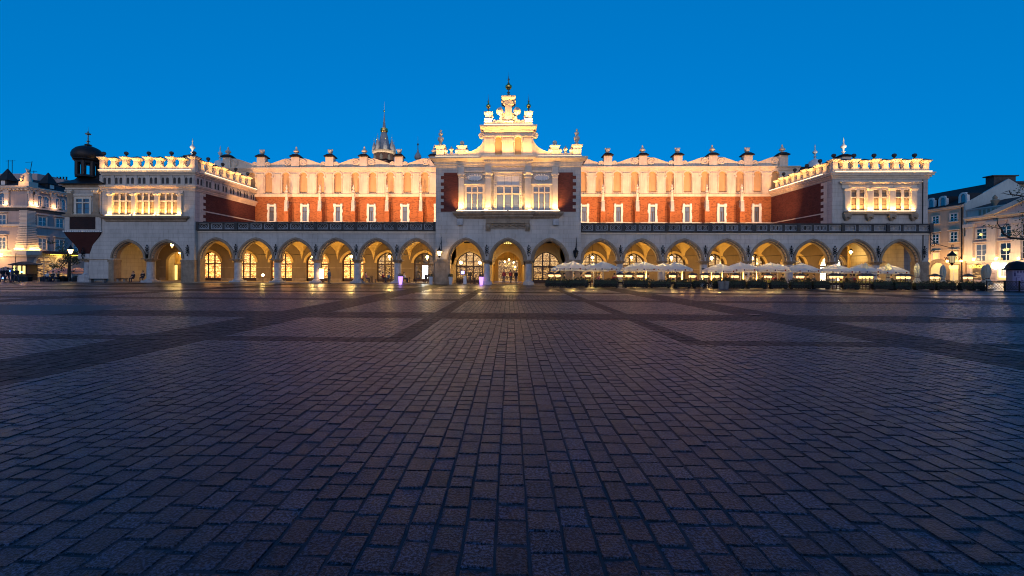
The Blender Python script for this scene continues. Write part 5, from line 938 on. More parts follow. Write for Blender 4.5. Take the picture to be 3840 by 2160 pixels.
# ---- people
POSE={'stand':[((0,0,.95),.145),((0,0,1.2),.15),((0,.01,1.42),.15),((0,0,1.52),.06),((0,-.02,1.66),.098),((0,-.01,1.75),.085)],}
def person_mesh(pose,seed=0):
    """one continuous skinned body; returns mesh with slots: skin, top, trousers, shoes"""
    V=[];E=[];Rr=[];tagv=[]
    def ch(pts,root=None):
        prev=root
        for p,r_,m_ in pts:
            V.append(p);Rr.append(r_);tagv.append(m_); i=len(V)-1
            if prev is not None: E.append((prev,i))
            prev=i
        return prev
    if pose=='sit': hz=.52
    else: hz=.93
    ch([((0,0,hz),.15,2)]); ch([((0,-.01,hz+.22),.145,1),((0,0,hz+.44),.16,1)],0); ch2=ch([((0,0,hz+.57),.062,0),((0,-.02,hz+.66),.085,0),((0,-.02,hz+.76),.09,0),((0,-.01,hz+.82),.06,0)],2)
    for s in (-1,1):
        if pose=='stand': arm=[((s*.17,0,hz+.46),.075,1),((s*.22,.02,hz+.22),.052,1),((s*.21,-.06,hz+.0),.04,1),((s*.2,-.09,hz-.09),.04,0),((s*.2,-.11,hz-.17),.025,0)]; leg=[((s*.1,0,hz-.08),.1,2),((s*.105,-.01,.5),.068,2),((s*.11,.02,.09),.045,2),((s*.12,-.08,.045),.045,3),((s*.125,-.17,.035),.03,3)]
        elif pose=='walk': arm=[((s*.17,0,hz+.46),.075,1),((s*.22,.08*s,hz+.22),.052,1),((s*.2,.12*s-.08,hz+.03),.04,1),((s*.19,.12*s-.14,hz-.05),.035,0),((s*.19,.12*s-.18,hz-.1),.025,0)]; leg=[((s*.1,-.03*s,hz-.08),.1,2),((s*.1,-.14*s-.05,.5),.068,2),((s*.1,-.24*s+.05,.1),.045,2),((s*.11,-.24*s-.05,.05),.045,3),((s*.115,-.24*s-.14,.035),.03,3)]
        else: arm=[((s*.17,0,hz+.46),.075,1),((s*.24,-.06,hz+.24),.052,1),((s*.16,-.28,hz+.22),.04,1),((s*.1,-.36,hz+.24),.036,0),((s*.08,-.42,hz+.24),.022,0)]; leg=[((s*.1,-.08,hz),.1,2),((s*.12,-.44,hz+.02),.07,2),((s*.12,-.42,.1),.048,2),((s*.12,-.5,.05),.045,3),((s*.12,-.6,.035),.03,3)]
        ch(arm,2); ch(leg,0)
    me=bpy.data.meshes.new('person'); me.from_pydata(V,E,[]); o=bpy.data.objects.new('tmp',me); COL.objects.link(o)
    m=o.modifiers.new('s','SKIN'); m.use_smooth_shade=True; sv=me.skin_vertices[0].data
    for i,r_ in enumerate(Rr): sv[i].radius=(r_*1.15 if i in (1,2) else r_,r_*.72 if i in (1,2) else r_)
    sv[0].use_root=True; o.modifiers.new('d','SUBSURF').levels=1
    bpy.context.view_layer.update(); out=bpy.data.meshes.new_from_object(o.evaluated_get(bpy.context.evaluated_depsgraph_get())); bpy.data.objects.remove(o)
    A=np.array(V); tv=np.array(tagv)
    segs=[(A[a_],A[b_],tagv[b_]) for a_,b_ in E]; mi=[]
    for p in out.polygons:
        c=np.array(p.center); best=9
        for a_,b_,tg in segs:
            u=b_-a_; q=np.clip(np.dot(c-a_,u)/max(1e-9,np.dot(u,u)),0,1); d=np.linalg.norm(c-a_-q*u)
            if d<best: best=d; bt=tg
        mi.append(bt)
    out.materials.clear()
    for k in range(4): out.materials.append(M['skin'])
    out.polygons.foreach_set('material_index',mi); hd=A[[i for i in range(len(V))][5]]
    return out,hz
PM={k:person_mesh(k) for k in ('stand','walk','sit')}
HAIR={}
def person(x,y,z,rz,pose,top,leg,label,group,hair='hair',scale=1.0):
    me,hz=PM[pose]; o=bpy.data.objects.new('person',me); COL.objects.link(o); o.location=(x,y,z); o.rotation_euler=(0,0,rz); o.scale=(scale,)*3; tag(o,label,'person',group)
    for i,m_ in ((1,top),(2,leg),(3,'ink')): o.material_slots[i].link='OBJECT'; o.material_slots[i].material=M[m_]
    if pose not in HAIR:
        h=MB().lathe(0,0,[(.1,hz+.70),(.108,hz+.78),(.1,hz+.84),(.06,hz+.885),(.01,hz+.895)],12,0,.95,1.08); h.v=[(a_,b_+.015 if b_>-.03 else b_*.72,c_ if b_>-.02 else max(c_,hz+.80)) for a_,b_,c_ in h.v]; HAIR[pose]=h.mesh('hair'); shade(HAIR[pose]); HAIR[pose].materials.append(M['hair'])
        f=MB(); 
        for s in (-1,1): f.ball(s*.034,-.098,hz+.745,.011,6)
        FACE=f.frus(0,-.105,hz+.69,.03,.03,hz+.74,.014,.016).box(-.025,.025,-.104,-.094,hz+.655,hz+.664); HAIR[pose+'f']=FACE.mesh('face'); HAIR[pose+'f'].materials.append(M['skin'])
    for k,n_ in ((pose,'hair'),(pose+'f','face')): c=bpy.data.objects.new(n_,HAIR[k]); COL.objects.link(c); c.parent=o
    return o
for n_,c in (('top_red',(.25,.03,.04)),('top_blue',(.02,.12,.35)),('top_pink',(.35,.13,.18)),('top_white',(.5,.5,.5)),('top_grey',(.12,.12,.13)),('top_dark',(.02,.02,.025)),('jeans',(.03,.04,.07)),('khaki',(.16,.12,.08))): M[n_]=cloth(n_,c)
def gx(px,Y): return at(px,1050,Y)[0]
g1='guests at the arcade cafe tables'; zf=.1
for px,Y,rz,tp,l in ((1372,55.8,R(90),'top_pink','seated person in a pink top bending at the cafe table'),(1436,57.2,R(70),'top_red','seated person in a dark red top under the fifth arch'),(1459,56.4,R(-60),'top_blue','seated person in a bright blue jacket under the fifth arch'),(1516,56,R(80),'top_white','seated person in a white top beside the violet planter'),(1573,57.2,R(-80),'top_grey','seated person in grey before the dark cafe window'),(1598,55.6,R(180),'top_dark','seated person in black silhouetted on the white doorway')): person(gx(px,Y),Y,zf,rz,'sit',tp,'jeans',l,g1)
for k,(px,Y) in enumerate(((1352,56.2),(1366,55.8),(1385,56.5),(1402,55.9),(1412,56.8),(1436,57.2),(1459,56.4),(1478,57),(1516,56),(1555,56),(1573,57.2),(1598,55.6),(1615,56.4))): chair(gx(px,Y),Y+.05,[R(90),R(90),R(-90),R(100),R(-80),R(70),R(-60),R(-100),R(80),R(-90),R(-80),R(180),R(-100)][k],f'dark cafe chair under the left arcade, {["leftmost","second from the left","third from the left","fourth from the left","fifth from the left","holding the guest in red","holding the guest in blue","eighth from the left","holding the guest in white","between the violet planter and the dark window","holding the guest in grey","before the white doorway","rightmost by the white planter"][k]}','cafe chairs under the left arcade',z=zf)
for k,(px,Y) in enumerate(((1393,56.2),(1446,57),(1535,56.2),(1588,56.8))): table(gx(px,Y),Y,['small round cafe table, leftmost under the arcade','small round cafe table between the red and blue guests','small round cafe table right of the violet planter','small round cafe table before the bright doorway'][k],'cafe tables under the left arcade',zf)
for k,px in enumerate((1712,1735,1770,1788)): chair(gx(px,54.9),54.9,R(90*(k%2)*2-90),f'dark chair in the left central arch, {ords[k]} from the left','cafe chairs in the left central arch',z=.06)
for k,px in enumerate((1722,1780)): table(gx(px,55.2),55.2,['small table in the left central arch by the pier','small table in the left central arch by the column'][k],'tables in the left central arch',.06)
person(gx(1234,53.6),53.6,0,R(160),'stand','top_grey','khaki','man standing in front of the third arcade column from the centre','people standing on the square')
person(gx(2506,51.5),51.5,0,R(20),'stand','top_dark','jeans','dark standing figure left of two behind the fourth parasol','people behind the terrace'); person(gx(2524,51.8),51.8,0,R(-30),'stand','top_grey','jeans','dark standing figure right of two behind the fourth parasol','people behind the terrace')
ON=['first','second','third','fourth','fifth','sixth','seventh','eighth','ninth','tenth','eleventh','twelfth','thirteenth','fourteenth','fifteenth','sixteenth','seventeenth','eighteenth','nineteenth','twentieth','twenty-first','twenty-second','twenty-third','twenty-fourth','twenty-fifth']
gs=[(2116,'top_dark'),(2152,'top_grey'),(2180,'top_dark'),(2245,'top_pink'),(2304,'top_red'),(2370,'top_dark'),(2432,'top_grey'),(2545,'top_dark'),(2610,'top_red'),(2730,'top_dark'),(2740,'top_grey'),(2750,'top_pink'),(2798,'top_white'),(2815,'top_grey'),(2858,'top_dark'),(2905,'top_red'),(2935,'top_dark'),(2980,'top_grey'),(3030,'top_dark'),(3052,'top_grey'),(3174,'top_dark'),(3190,'top_grey'),(3202,'top_red'),(3293,'top_white'),(3341,'top_dark')]
for k,(px,tp) in enumerate(gs):
    Y=47.6+(k*37%17)*.14; x=gx(px,Y); rz=R((90,-90,70,-70,180,0)[k%6]); person(x,Y,0,rz,'sit',tp,'jeans',f'{ON[k]} guest from the left end of the terrace, seated behind the hedge in {dict(top_dark="black",top_grey="grey",top_red="dark red",top_pink="pink",top_white="white")[tp]}','guests on the terrace',scale=1.08)
    chair(x,Y+.05,rz,f'dark chair holding the {ON[k]} terrace guest from the left end','terrace chairs')
    if k%3==0: table(x+.75,Y-.1,f'small table beside the {ON[k]} terrace guest from the left end','terrace tables',0,'wood')
# ================================================================ SURROUNDINGS
# ---- palace at the left
PY=72.0; PX=at(101,900,PY)[0]
pal=thing('corner_palace','lilac-white corner palace with dark mansard roof and glowing rusticated corner','building',(0,0,0))
Q=lambda mb,n,m,par,sm=False: mb.build(n,M[m],par,sm)
zf_=lambda y:at(60,y,PY)[1]
z_e,z_b1,z_b2,z_b3=zf_(706),zf_(775),zf_(845),zf_(940)
Q(MB().box(PX-60,PX,PY,PY+40,0,z_e),'wall','pal_wall',pal)
for z0,z1,o in ((z_e-.35,z_e-.1,.25),(z_e-.1,z_e+.15,.5),(z_e+.15,z_e+.35,.65)): Q(MB().box(PX-60,PX+o,PY-o,PY+40,z0,z1),'cornice','house_trim',pal)
dm_=MB()
for k in range(60): dm_.box(PX+.1-k*.7,PX+.35-k*.7,PY-.42,PY-.05,z_e-.38,z_e-.12)
for k in range(40): dm_.box(PX+.05,PX+.42,PY+k*.7,PY+k*.7+.25,z_e-.38,z_e-.12)
tag(Q(dm_,'dentils','house_trim',pal),kind='stuff')
for z in (z_b1,z_b2,z_b3): Q(MB().box(PX-60,PX+.18,PY-.18,PY+40,z-.16,z+.16),'string_course','house_trim',pal)
Q(MB().box(PX-60,PX+.05,PY-.05,PY+40,z_b1-.75,z_b1-.162),'frieze_band','dark',pal)
Q(MB().box(PX-60,PX+.45,PY-.45,PY+40,z_b3-1.0,z_b3-.75),'balcony','house_trim',pal)
ba=MB()
for k in range(70): ba.box(PX+.3,PX+.38,PY+1.5+k*.32,PY+1.5+k*.32+.14,z_b3-.75,z_b3-.17)
tag(Q(ba,'balusters','house_trim',pal),kind='stuff')
def pwin(par,origin,uvec,w_,h_,cols,rows,arched=False,glass='glass',trim='house_trim',hood=True,name='window'):
    """framed window on a wall; origin = bottom centre, uvec = 'x' (faces -y), 'y+' (faces +x), 'y-' (faces -x)"""
    rz={'x':0,'y+':R(90),'y-':R(-90)}[uvec]; d=empty(name,origin,rz,par); h=w_/2
    f=MB().box(-h-.2,-h,-.14,.02,-.0,h_).box(h,h+.2,-.14,.02,0,h_).box(-h-.3,h+.3,-.22,.02,-.16,0)
    if arched: f.ring(rarch(h,8,0,h_),rarch(h+.2,8,0,h_),-.14,.02)
    else:
        f.box(-h-.2,h+.2,-.14,.02,h_,h_+.2)
        if hood: f.box(-h-.4,h+.4,-.36,.02,h_+.42,h_+.56)
    Q(f,'surround',trim,d); pts=[(-h,0),(h,0),(h,h_)]+([(h*math.cos(q),h_+h*math.sin(q)) for q in np.linspace(.2,math.pi-.2,7)] if arched else [])+[(-h,h_)]
    Q(MB().prism(pts,-.03,.01),'pane',glass,d); b=MB().box(-.05,.05,-.07,-.031,0,h_); tt=h_+(h if arched else 0)
    for r_ in range(1,rows): b.box(-h,h,-.06,-.032,h_*r_/rows-.03,h_*r_/rows+.03)
    b.box(-h,-h+.06,-.06,-.033,0,h_).box(h-.06,h,-.06,-.033,0,h_); Q(b,'sash','white',d); return d
for px in (10,-30):
    X,_=at(px,750,PY); pwin(pal,(X,PY,zf_(768)),'x',1.3,1.35,2,2,True); pwin(pal,(X,PY,zf_(842)),'x',1.4,1.6,2,2); pwin(pal,(X,PY,zf_(933)),'x',1.4,1.9,2,3)
for px in (148,171,214,234): Y,_=atx(px,750,PX); pwin(pal,(PX,Y,zf_(768)),'y+',1.0,1.35,2,2,True)
for px in (158,223,290): Y,_=atx(px,750,PX); pwin(pal,(PX,Y,zf_(842)),'y+',1.3,1.5,2,2); pwin(pal,(PX,Y,zf_(933)),'y+',1.35,1.9,2,3)
for px in (28,): X,_=at(px,750,PY); Q(MB().box(X-.4,X+.4,PY-.2,PY-.002,z_b1+.16,z_e-.9).box(X-.5,X+.5,PY-.3,PY-.003,z_e-.9,z_e-.36),'pilaster','house_trim',pal); Q(MB().box(X-.15,X+.15,PY-.6,PY-.4,z_b1+.17,z_b1+.3),'uplight','strip',pal); lamp('POINT',pal,(X,PY-.55,z_b1+.6),45,WARM,shadow_soft_size=.1)
for px in (113,130,197): Y,_=atx(px,750,PX); Q(MB().box(PX+.002,PX+.2,Y-.4,Y+.4,z_b1+.16,z_e-.9).box(PX+.003,PX+.3,Y-.5,Y+.5,z_e-.9,z_e-.36),'pilaster','house_trim',pal); Q(MB().box(PX+.4,PX+.6,Y-.15,Y+.15,z_b1+.17,z_b1+.3),'uplight','strip',pal); lamp('POINT',pal,(PX+.55,Y,z_b1+.6),45,WARM,shadow_soft_size=.1)
# rusticated battered corner, block by block
nb=13
for k in range(nb):
    z0=z_b3+.2+k*(z_b2-z_b3-.4)/nb; z1=z0+(z_b2-z_b3-.4)/nb*.72; o=.55-.35*k/nb; w_=1.6-.3*k/nb; e=.15*(k%2)
    Q(MB().box(PX-w_+e,PX-.12,PY-o,PY-.004,z0,z1).box(PX-.1,PX+o,PY-o,PY+w_-e,z0,z1),'rustic_block','house_trim',pal)
for k in range(11):
    z0=z_b2+.2+k*(z_b1-.8-z_b2)/11; Q(MB().box(PX-1.3+.12*(k%2),PX+.12,PY-.12,PY-.004,z0,z0+.17).box(PX+.004,PX+.12,PY-.004,PY+1.3-.12*(k%2),z0,z0+.17),'rustic_block','house_trim',pal)
Q(MB().box(PX-1.8,PX+.75,PY-.75,PY+1.8,z_b3-.7,z_b3+.02),'corner_plinth','house_trim',pal)
for rot,loc in (((R(155),0,0),(PX-.9,PY-.75,z_b3+.1)),((R(155),0,R(90)),(PX+.75,PY+.8,z_b3+.1))): lamp('AREA',pal,loc,130,WARM2,rot,shape='RECTANGLE',size=1.8,size_y=.1)
zr=zf_(655)
Q(MB().add([(PX-60,PY-.3,z_e+.35),(PX+.3,PY-.3,z_e+.35),(PX-3.5,PY+4,zr),(PX-60,PY+4,zr),(PX+.3,PY+40,z_e+.35),(PX-3.5,PY+40,zr)],[(0,1,2,3),(1,4,5,2),(3,2,5)]).box(PX-55,PX-5,PY+6,PY+38,zr-.5,zr+.05),'roof','slate',pal)
Q(MB().box(PX-25,PX-3.8,PY+5,PY+12,zr-.5,zr+1.3),'attic_storey','pal_wall',pal); Q(MB().box(PX-1.5-3,PX-4.2+2.2,PY+8,PY+14,zr-.3,zr+.9),'chimney_stack','pal_wall',pal)
for k in range(4): Q(MB().lathe(PX-4.3+k*.6,PY+9,[(.12,zr+.9),(.12,zr+1.5),(.2,zr+1.55)],8),'chimney_pot','iron',pal)
for px,side_ in ((24,0),(181,1)):
    if side_==0: X,_=at(px,690,PY+1); cx_,cy_=X,PY+1.2
    else: Y,_=atx(px,700,PX-1); cx_,cy_=PX-1.0,Y
    dmr=Q(MB().cbox(cx_,cy_,z_e+.5,1.3,1.3,1.0),'dormer','slate',pal); Q(MB().frus(cx_,cy_,z_e+1.5,1.9,1.9,z_e+3.6,.1,.1),'spirelet','slate',dmr); Q(MB().box(cx_-.35,cx_+.35,cy_-.72,cy_-.66,z_e+.7,z_e+1.4) if side_==0 else MB().box(cx_+.66,cx_+.72,cy_-.35,cy_+.35,z_e+.7,z_e+1.4),'window','lintel',dmr)
X=PX-.3; st=MB().box(X-.9,X+.9,PY-.3,PY+1.2,z_e+.35,z_e+1.1); Q(st,'statue_pedestal','house_trim',pal)
sv=MB().lathe(X,PY+.4,[(.55,z_e+1.1),(.6,z_e+1.5),(.42,z_e+2.1),(.5,z_e+2.5),(.3,z_e+2.75),(.16,z_e+2.85),(.24,z_e+3.05),(.2,z_e+3.25),(.02,z_e+3.35)],10).tube([(X-.4,PY+.2,z_e+2.5),(X-.65,PY-.1,z_e+2.0),(X-.3,PY-.3,z_e+1.9)],[.16,.14,.1],6).tube([(X+.4,PY+.2,z_e+2.5),(X+.5,PY-.2,z_e+2.9),(X+.3,PY-.2,z_e+3.3)],[.15,.13,.08],6).tube([(X-.2,PY+.1,z_e+1.5),(X-.3,PY-.4,z_e+1.5),(X-.3,PY-.45,z_e+1.12)],[.25,.22,.15],6)
Q(sv,'roof_statue','house_trim',pal,True); lamp('POINT',pal,(X-.2,PY-1.3,z_e+1.3),120,(1,.5,.14),shadow_soft_size=.1)
for px,yt in ((31,600),(46,600),(105,605),(110,0),(127,640)):   # aerials
    if yt: X,z=at(px,yt,PY+8); Q(MB().tube([(X,PY+8,zr-.2),(X+(.8 if px==105 else 0),PY+8,z)],.05,5).tube([(X-.5,PY+8,z-.2),(X+.6,PY+8,z-.15)],.03,4),'aerial','iron',pal)
# palace ground floor arches, awning and shop glow on the side face
for px,m_ in ((163,'cafe'),(235,'cafe')):
    Y,_=atx(px,1000,PX); d=empty('shop_arch',(PX,Y,0),R(90),pal); A=rarch(1.35,10,0,2.6); Q(MB().prism([(-1.35,0.2),(1.35,.2)]+list(reversed(A)),-.04,.01),'pane',m_,d); Q(MB().ring([(-1.35,0)]+A+[(1.35,0)],[(-1.65,0)]+rarch(1.65,10,0,2.6)+[(1.65,0)],-.15,.02).box(-1.35,1.35,-.1,-.045,2.5,2.65).box(-.06,.06,-.1,-.045,.2,3.9),'surround','house_trim',d)
Y0,_=atx(138,990,PX); Y1,_=atx(285,990,PX); Q(MB().add([(PX+.05,Y0,4.9),(PX+.05,Y1,4.9),(PX+1.5,Y1,4.3),(PX+1.5,Y0,4.3)],[(0,1,2,3)]),'awning','brick_dark',pal); Q(MB().box(PX+1.1,PX+1.2,Y0+1.2,Y1,4.15,4.25),'light_tube','sign_y',pal); lamp('POINT',pal,(PX+1.2,(Y0+Y1)/2,3.7),110,YEL,shadow_soft_size=.4)
X,_=at(8,995,PY); Q(MB().box(X-.2,X+.2,PY-.35,PY-.1,3.7,4.2),'wall_lamp','bulb_soft',pal); lamp('POINT',pal,(X,PY-2.4,4.2),1100,(1,.55,.2),shadow_soft_size=.2)
# ---- houses at the right
HX=88.0
Y1=atx(3619,900,HX)[0]; zx=lambda px,y:atx(px,y,HX)[1]
h1=thing('cream_house','cream four-storey town house with dark tiled roof and arched dormers','building',(0,0,0))
ze=zx(3614,771); Q(MB().box(HX,HX+16,Y1,Y1+45,0,ze),'wall','house_cream',h1)
for z0,z1,o in ((ze-.3,ze,.25),(ze,ze+.25,.5)): Q(MB().box(HX-o,HX+1,Y1,Y1+45,z0,z1),'cornice','house_trim',h1)
zap=at(3776,676,Y1)[1]; xap=at(3776,676,Y1)[0]
Q(MB().add([(HX-.6,Y1,ze+.2),(HX-.6,Y1+45,ze+.2),(xap,Y1+45,zap),(xap,Y1,zap),(2*xap-HX,Y1+45,ze),(2*xap-HX,Y1,ze)],[(0,1,2,3),(3,2,4,5)]),'roof','tileroof',h1)
Q(MB().prism([(HX-.3,ze-6),(2*xap-HX,ze-6),(2*xap-HX,ze+.3),(xap,zap+.25),(HX-.3,ze+.4)],Y1-.35,Y1-.004),'gable_wall','gable',h1); Q(MB().box(xap-1.9,xap+2.2,Y1+.5,Y1+2,zap-1.2,zap+.9).box(xap-2.3,xap+2.6,Y1+.3,Y1+2.2,zap+.9,zap+1.1),'chimney','dark',h1)
for px,py in ((3487,805),(3531,760),(3608,747)):
    Y,_=atx(px,py,HX); 
    z=ze+.9; dd=Q(MB().box(HX+.3,HX+3.5,Y-.8,Y+.8,z-.4,z+1.5),'dormer','slate',h1); 
    T=Matrix.Translation((HX+.29,Y,0))@Matrix.Rotation(R(-90),4,'Z'); Q(MB(T).ring([(-.5,z-.3)]+rarch(.5,8,0,z+.9)+[(.5,z-.3)],[(-.85,z-.3)]+rarch(.85,8,0,z+.9)+[(.85,z-.3)],-.15,.3),'surround','lintel',dd); Q(MB(T).prism([(-.5,z-.3),(.5,z-.3)]+[(.5*math.cos(q),z+.9+.5*math.sin(q)) for q in np.linspace(0,math.pi,8)],-.04,.02),'pane','glass',dd)
for r_,(pys,h_,arch) in enumerate((((825,816),1.45,0),((897,889),1.9,0),((966,963),1.9,0))):
    for c_,px in enumerate((3510,3578)):
        Y,_=atx(px,pys[c_],HX); z=zx(px,pys[c_])-h_/2; pwin(h1,(HX,Y,z),'y-',1.35,h_,2,3,False,'lit_win' if (r_==2 and c_==1) else 'lit_soft' if (r_==2) else 'blackglass','house_trim',r_>0)
    for px in (3455,3400):
        Y,_=atx(px,pys[0],HX); z=zx(px,pys[0]+4)-h_/2; pwin(h1,(HX,Y,z),'y-',1.35,h_,2,3,False,'lit_soft' if r_==2 else 'blackglass','house_trim',r_>0)
Y,_=atx(3520,1020,HX); T=Matrix.Translation((HX,Y,0))@Matrix.Rotation(R(-90),4,'Z'); pt=Q(MB(T).ring([(-1.7,0)]+rarch(1.7,10,0,2.2)+[(1.7,0)],[(-2.4,0)]+rarch(2.4,10,0,2.2)+[(2.4,0)],-.3,.02),'portal','stone',h1); Q(MB(T).prism([(-1.7,0.1),(1.7,.1)]+[(1.7*math.cos(q),2.2+1.7*math.sin(q)) for q in np.linspace(0,math.pi,10)],-.03,.01),'pane','lit_soft',pt)
Y,_=atx(3578,1020,HX); pwin(h1,(HX,Y,.1),'y-',1.9,3.2,2,2,False,'lit_soft','stone',False,'shop_doorway'); Q(MB().box(HX-.1,HX-.04,Y-.95,Y+.95,2.5,3.3),'lit_sign_panel','lit_win',h1)
text('lettering','WENTZL',.85,M['ink'],h1,(HX-.06,Y,4.6),(R(90),0,R(-90)),.03,0,1.1)
for px in (3556,3608,3480,3428): Y,_=atx(px,1015,HX); Q(MB().box(HX-.35,HX-.05,Y-.12,Y+.12,3.9,4.3),'wall_lamp','bulb_soft',h1); lamp('POINT',h1,(HX-2.2,Y,4.2),330,(1,.58,.2),shadow_soft_size=.2)
Q(MB().tube([(HX-.15,Y1+.5,0),(HX-.15,Y1+.5,ze)],.1,6),'downpipe','iron',h1)
h2=thing('pink_palace','pink palace with pilasters, parapet and triangular pediment at the right edge','building',(0,0,0))
zc=zx(3625,824); Y2=46.0; Q(MB().box(HX,HX+14,Y2,Y1-.36,0,zc),'wall','house_pink',h2)
for z0,z1,o in ((zc-.9,zc-.6,.15),(zc-.3,zc,.4),(zc,zc+.35,.8)): Q(MB().box(HX-o,HX+1,Y2,Y1-.4,z0,z1),'cornice','house_trim',h2)
Q(MB().box(HX-.1,HX+.5,Y2,Y1-.45,zc+.36,zc+1.7).box(HX-.25,HX+.6,Y2,Y1-.42,zc+1.7,zc+1.95),'parapet','house_pink',h2); 
for k in range(7): Q(MB().box(HX-.16,HX-.101,Y1-3.0-k*.75,Y1-2.6-k*.75,zc+.55,zc+1.5),'parapet_slot','stone',h2)
Yp0,_=atx(3697,815,HX-.9); Ypc=atx(3846,760,HX-.9)[0]; zpk=zx(3837,744); hw=Yp0-Ypc
Q(MB(Matrix.Translation((HX-.9,Ypc,0))@Matrix.Rotation(R(-90),4,'Z')).prism([(-hw,zc+.36),(hw,zc+.36),(0,zpk)],.1,1.5),'pediment','house_pink',h2)
for s in (-1,1): Q(MB(Matrix.Translation((HX-.9,Ypc,0))@Matrix.Rotation(R(-90),4,'Z')).prism([(s*(hw+.3),zc+.36),(s*(hw-1.6),zc+.36),(0,zpk-.55),(0,zpk+.25)],-.3,.4),'raking_cornice','house_trim',h2)
Q(MB().add([(HX,Y2,zc+1.9),(HX,Y1-.4,zc+1.9),(HX+7,Y1-.4,zc+4),(HX+7,Y2,zc+4)],[(0,1,2,3)]),'roof','slate',h2)
Q(MB().lathe(HX+.2,atx(3727,775,HX)[0],[(.3,zc+1.9),(.25,zc+2.2),(.55,zc+2.7),(.6,zc+3.0),(.3,zc+3.2),(.35,zc+3.5),(.05,zc+4.0)],10),'urn','stone',h2,True)
zg=zx(3640,983)
Q(MB().box(HX-.25,HX-.002,Y2,Y1-.4,zg-.15,zg+.2),'string_course','house_trim',h2)
for px in (3637,3722,3815): Y,_=atx(px,900,HX); pl=Q(MB().box(HX-.3,HX-.003,Y-.75,Y+.75,zg+.2,zc-1.6).box(HX-.42,HX-.003,Y-.85,Y+.85,zg+.2,zg+1.5),'pilaster','house_trim',h2); Q(MB().box(HX-.45,HX-.004,Y-.95,Y+.95,zc-1.6,zc-.92),'capital','house_trim',pl)
for px,py,h_,g_ in ((3684,877,1.8,'lit_soft'),(3775,868,1.8,'blackglass'),(3683,948,3.0,'glass'),(3775,944,3.0,'lit_soft'),(3860,860,1.8,'blackglass'),(3860,935,3.0,'blackglass')): Y,_=atx(px,py,HX); pwin(h2,(HX,Y,zx(px,py)-h_/2),'y-',1.9,h_,2,3,False,'blackglass' if g_!='glass' else 'glass','house_trim',h_>2); 
for px,py in ((3681,879),(3770,937),(3781,935)): Y,_=atx(px,py,HX); Q(MB().ball(HX-.12,Y,zx(px,py),.22,8),'lamp_seen_in_window','lit_win',h2)
for px,w_,gm in ((3672,2.3,'cafe'),(3775,2.6,'lit_soft')):
    Y,_=atx(px,1040,HX); T=Matrix.Translation((HX,Y,0))@Matrix.Rotation(R(-90),4,'Z'); so_=Q(MB(T).ring([(-w_/2,0)]+rarch(w_/2,10,0,2.4)+[(w_/2,0)],[(-w_/2-.35,0)]+rarch(w_/2+.35,10,0,2.4)+[(w_/2+.35,0)],-.2,.02),'shop_arch','house_trim',h2); Q(MB(T).prism([(-w_/2,.5),(w_/2,.5)]+[(w_/2*math.cos(q),2.4+w_/2*math.sin(q)) for q in np.linspace(0,math.pi,10)],-.03,.01),'pane',gm,so_)
for k in range(6): Q(MB().box(HX-.02,HX-.001,Y2,Y1-.4,.8+k*.85,.86+k*.85),'rustication_groove','stone',h2)
Y,_=atx(3678,1000,HX); text('lettering','KRONA',.75,M['sign_y'],h2,(HX-.15,Y,zx(3678,1000)),(R(90),0,R(-90)),.05,0,1.5)
Y,_=atx(3775,996,HX); zz=zx(3775,996); sg=Q(MB().box(HX-.3,HX-.05,Y-2.1,Y+1.2,zz-.32,zz+.32),'light_sign','sign_w',h2); Q(MB(Matrix.Translation((HX-.06,Y+1.6,0))@Matrix.Rotation(R(-90),4,'Z')).prism([(.62*math.cos(q*math.pi/8),zz+.62*math.sin(q*math.pi/8)) for q in range(16)],-.28,0),'round_light_sign','sign_w',h2); lamp('POINT',h2,(HX-1.2,Y,zz-.4),25,(.85,.92,1),shadow_soft_size=.4)
Y,_=atx(3777,1038,HX); Q(MB().box(HX-.16,HX-.05,Y-1.2,Y+1.2,1.0,3.0),'lit_shop_window','bulb_soft',h2); Q(MB().box(HX-.2,HX-.161,Y-.8,Y-.5,1.2,2.6).box(HX-.2,HX-.161,Y+.5,Y+.8,1.2,2.6).box(HX-.19,HX-.161,Y-.45,Y+.45,1.2,2.8),'shop_display','lintel',h2)
for px in (3660,3745,3830): Y,_=atx(px,1035,HX); Q(MB().box(HX-.5,HX-.02,Y-.04,Y+.04,4.5,4.58).box(HX-.62,HX-.38,Y-.12,Y+.12,4.1,4.5),'wall_lamp','bulb_soft',h2); lamp('POINT',h2,(HX-2.8,Y,4.4),480,(1,.62,.3),shadow_soft_size=.3)  # brackets and lights added to stand in for street lighting on this front
h3=thing('grey_building','dark grey building top behind the pink palace at the right edge','building',(0,0,0)); X,z=at(3830,690,95); Q(MB().box(X-1,X+25,95,110,0,z),'wall','stone',h3); Q(MB().box(X-1.6,X+25.5,94.5,110.5,z,z+.5),'cornice','dark',h3)
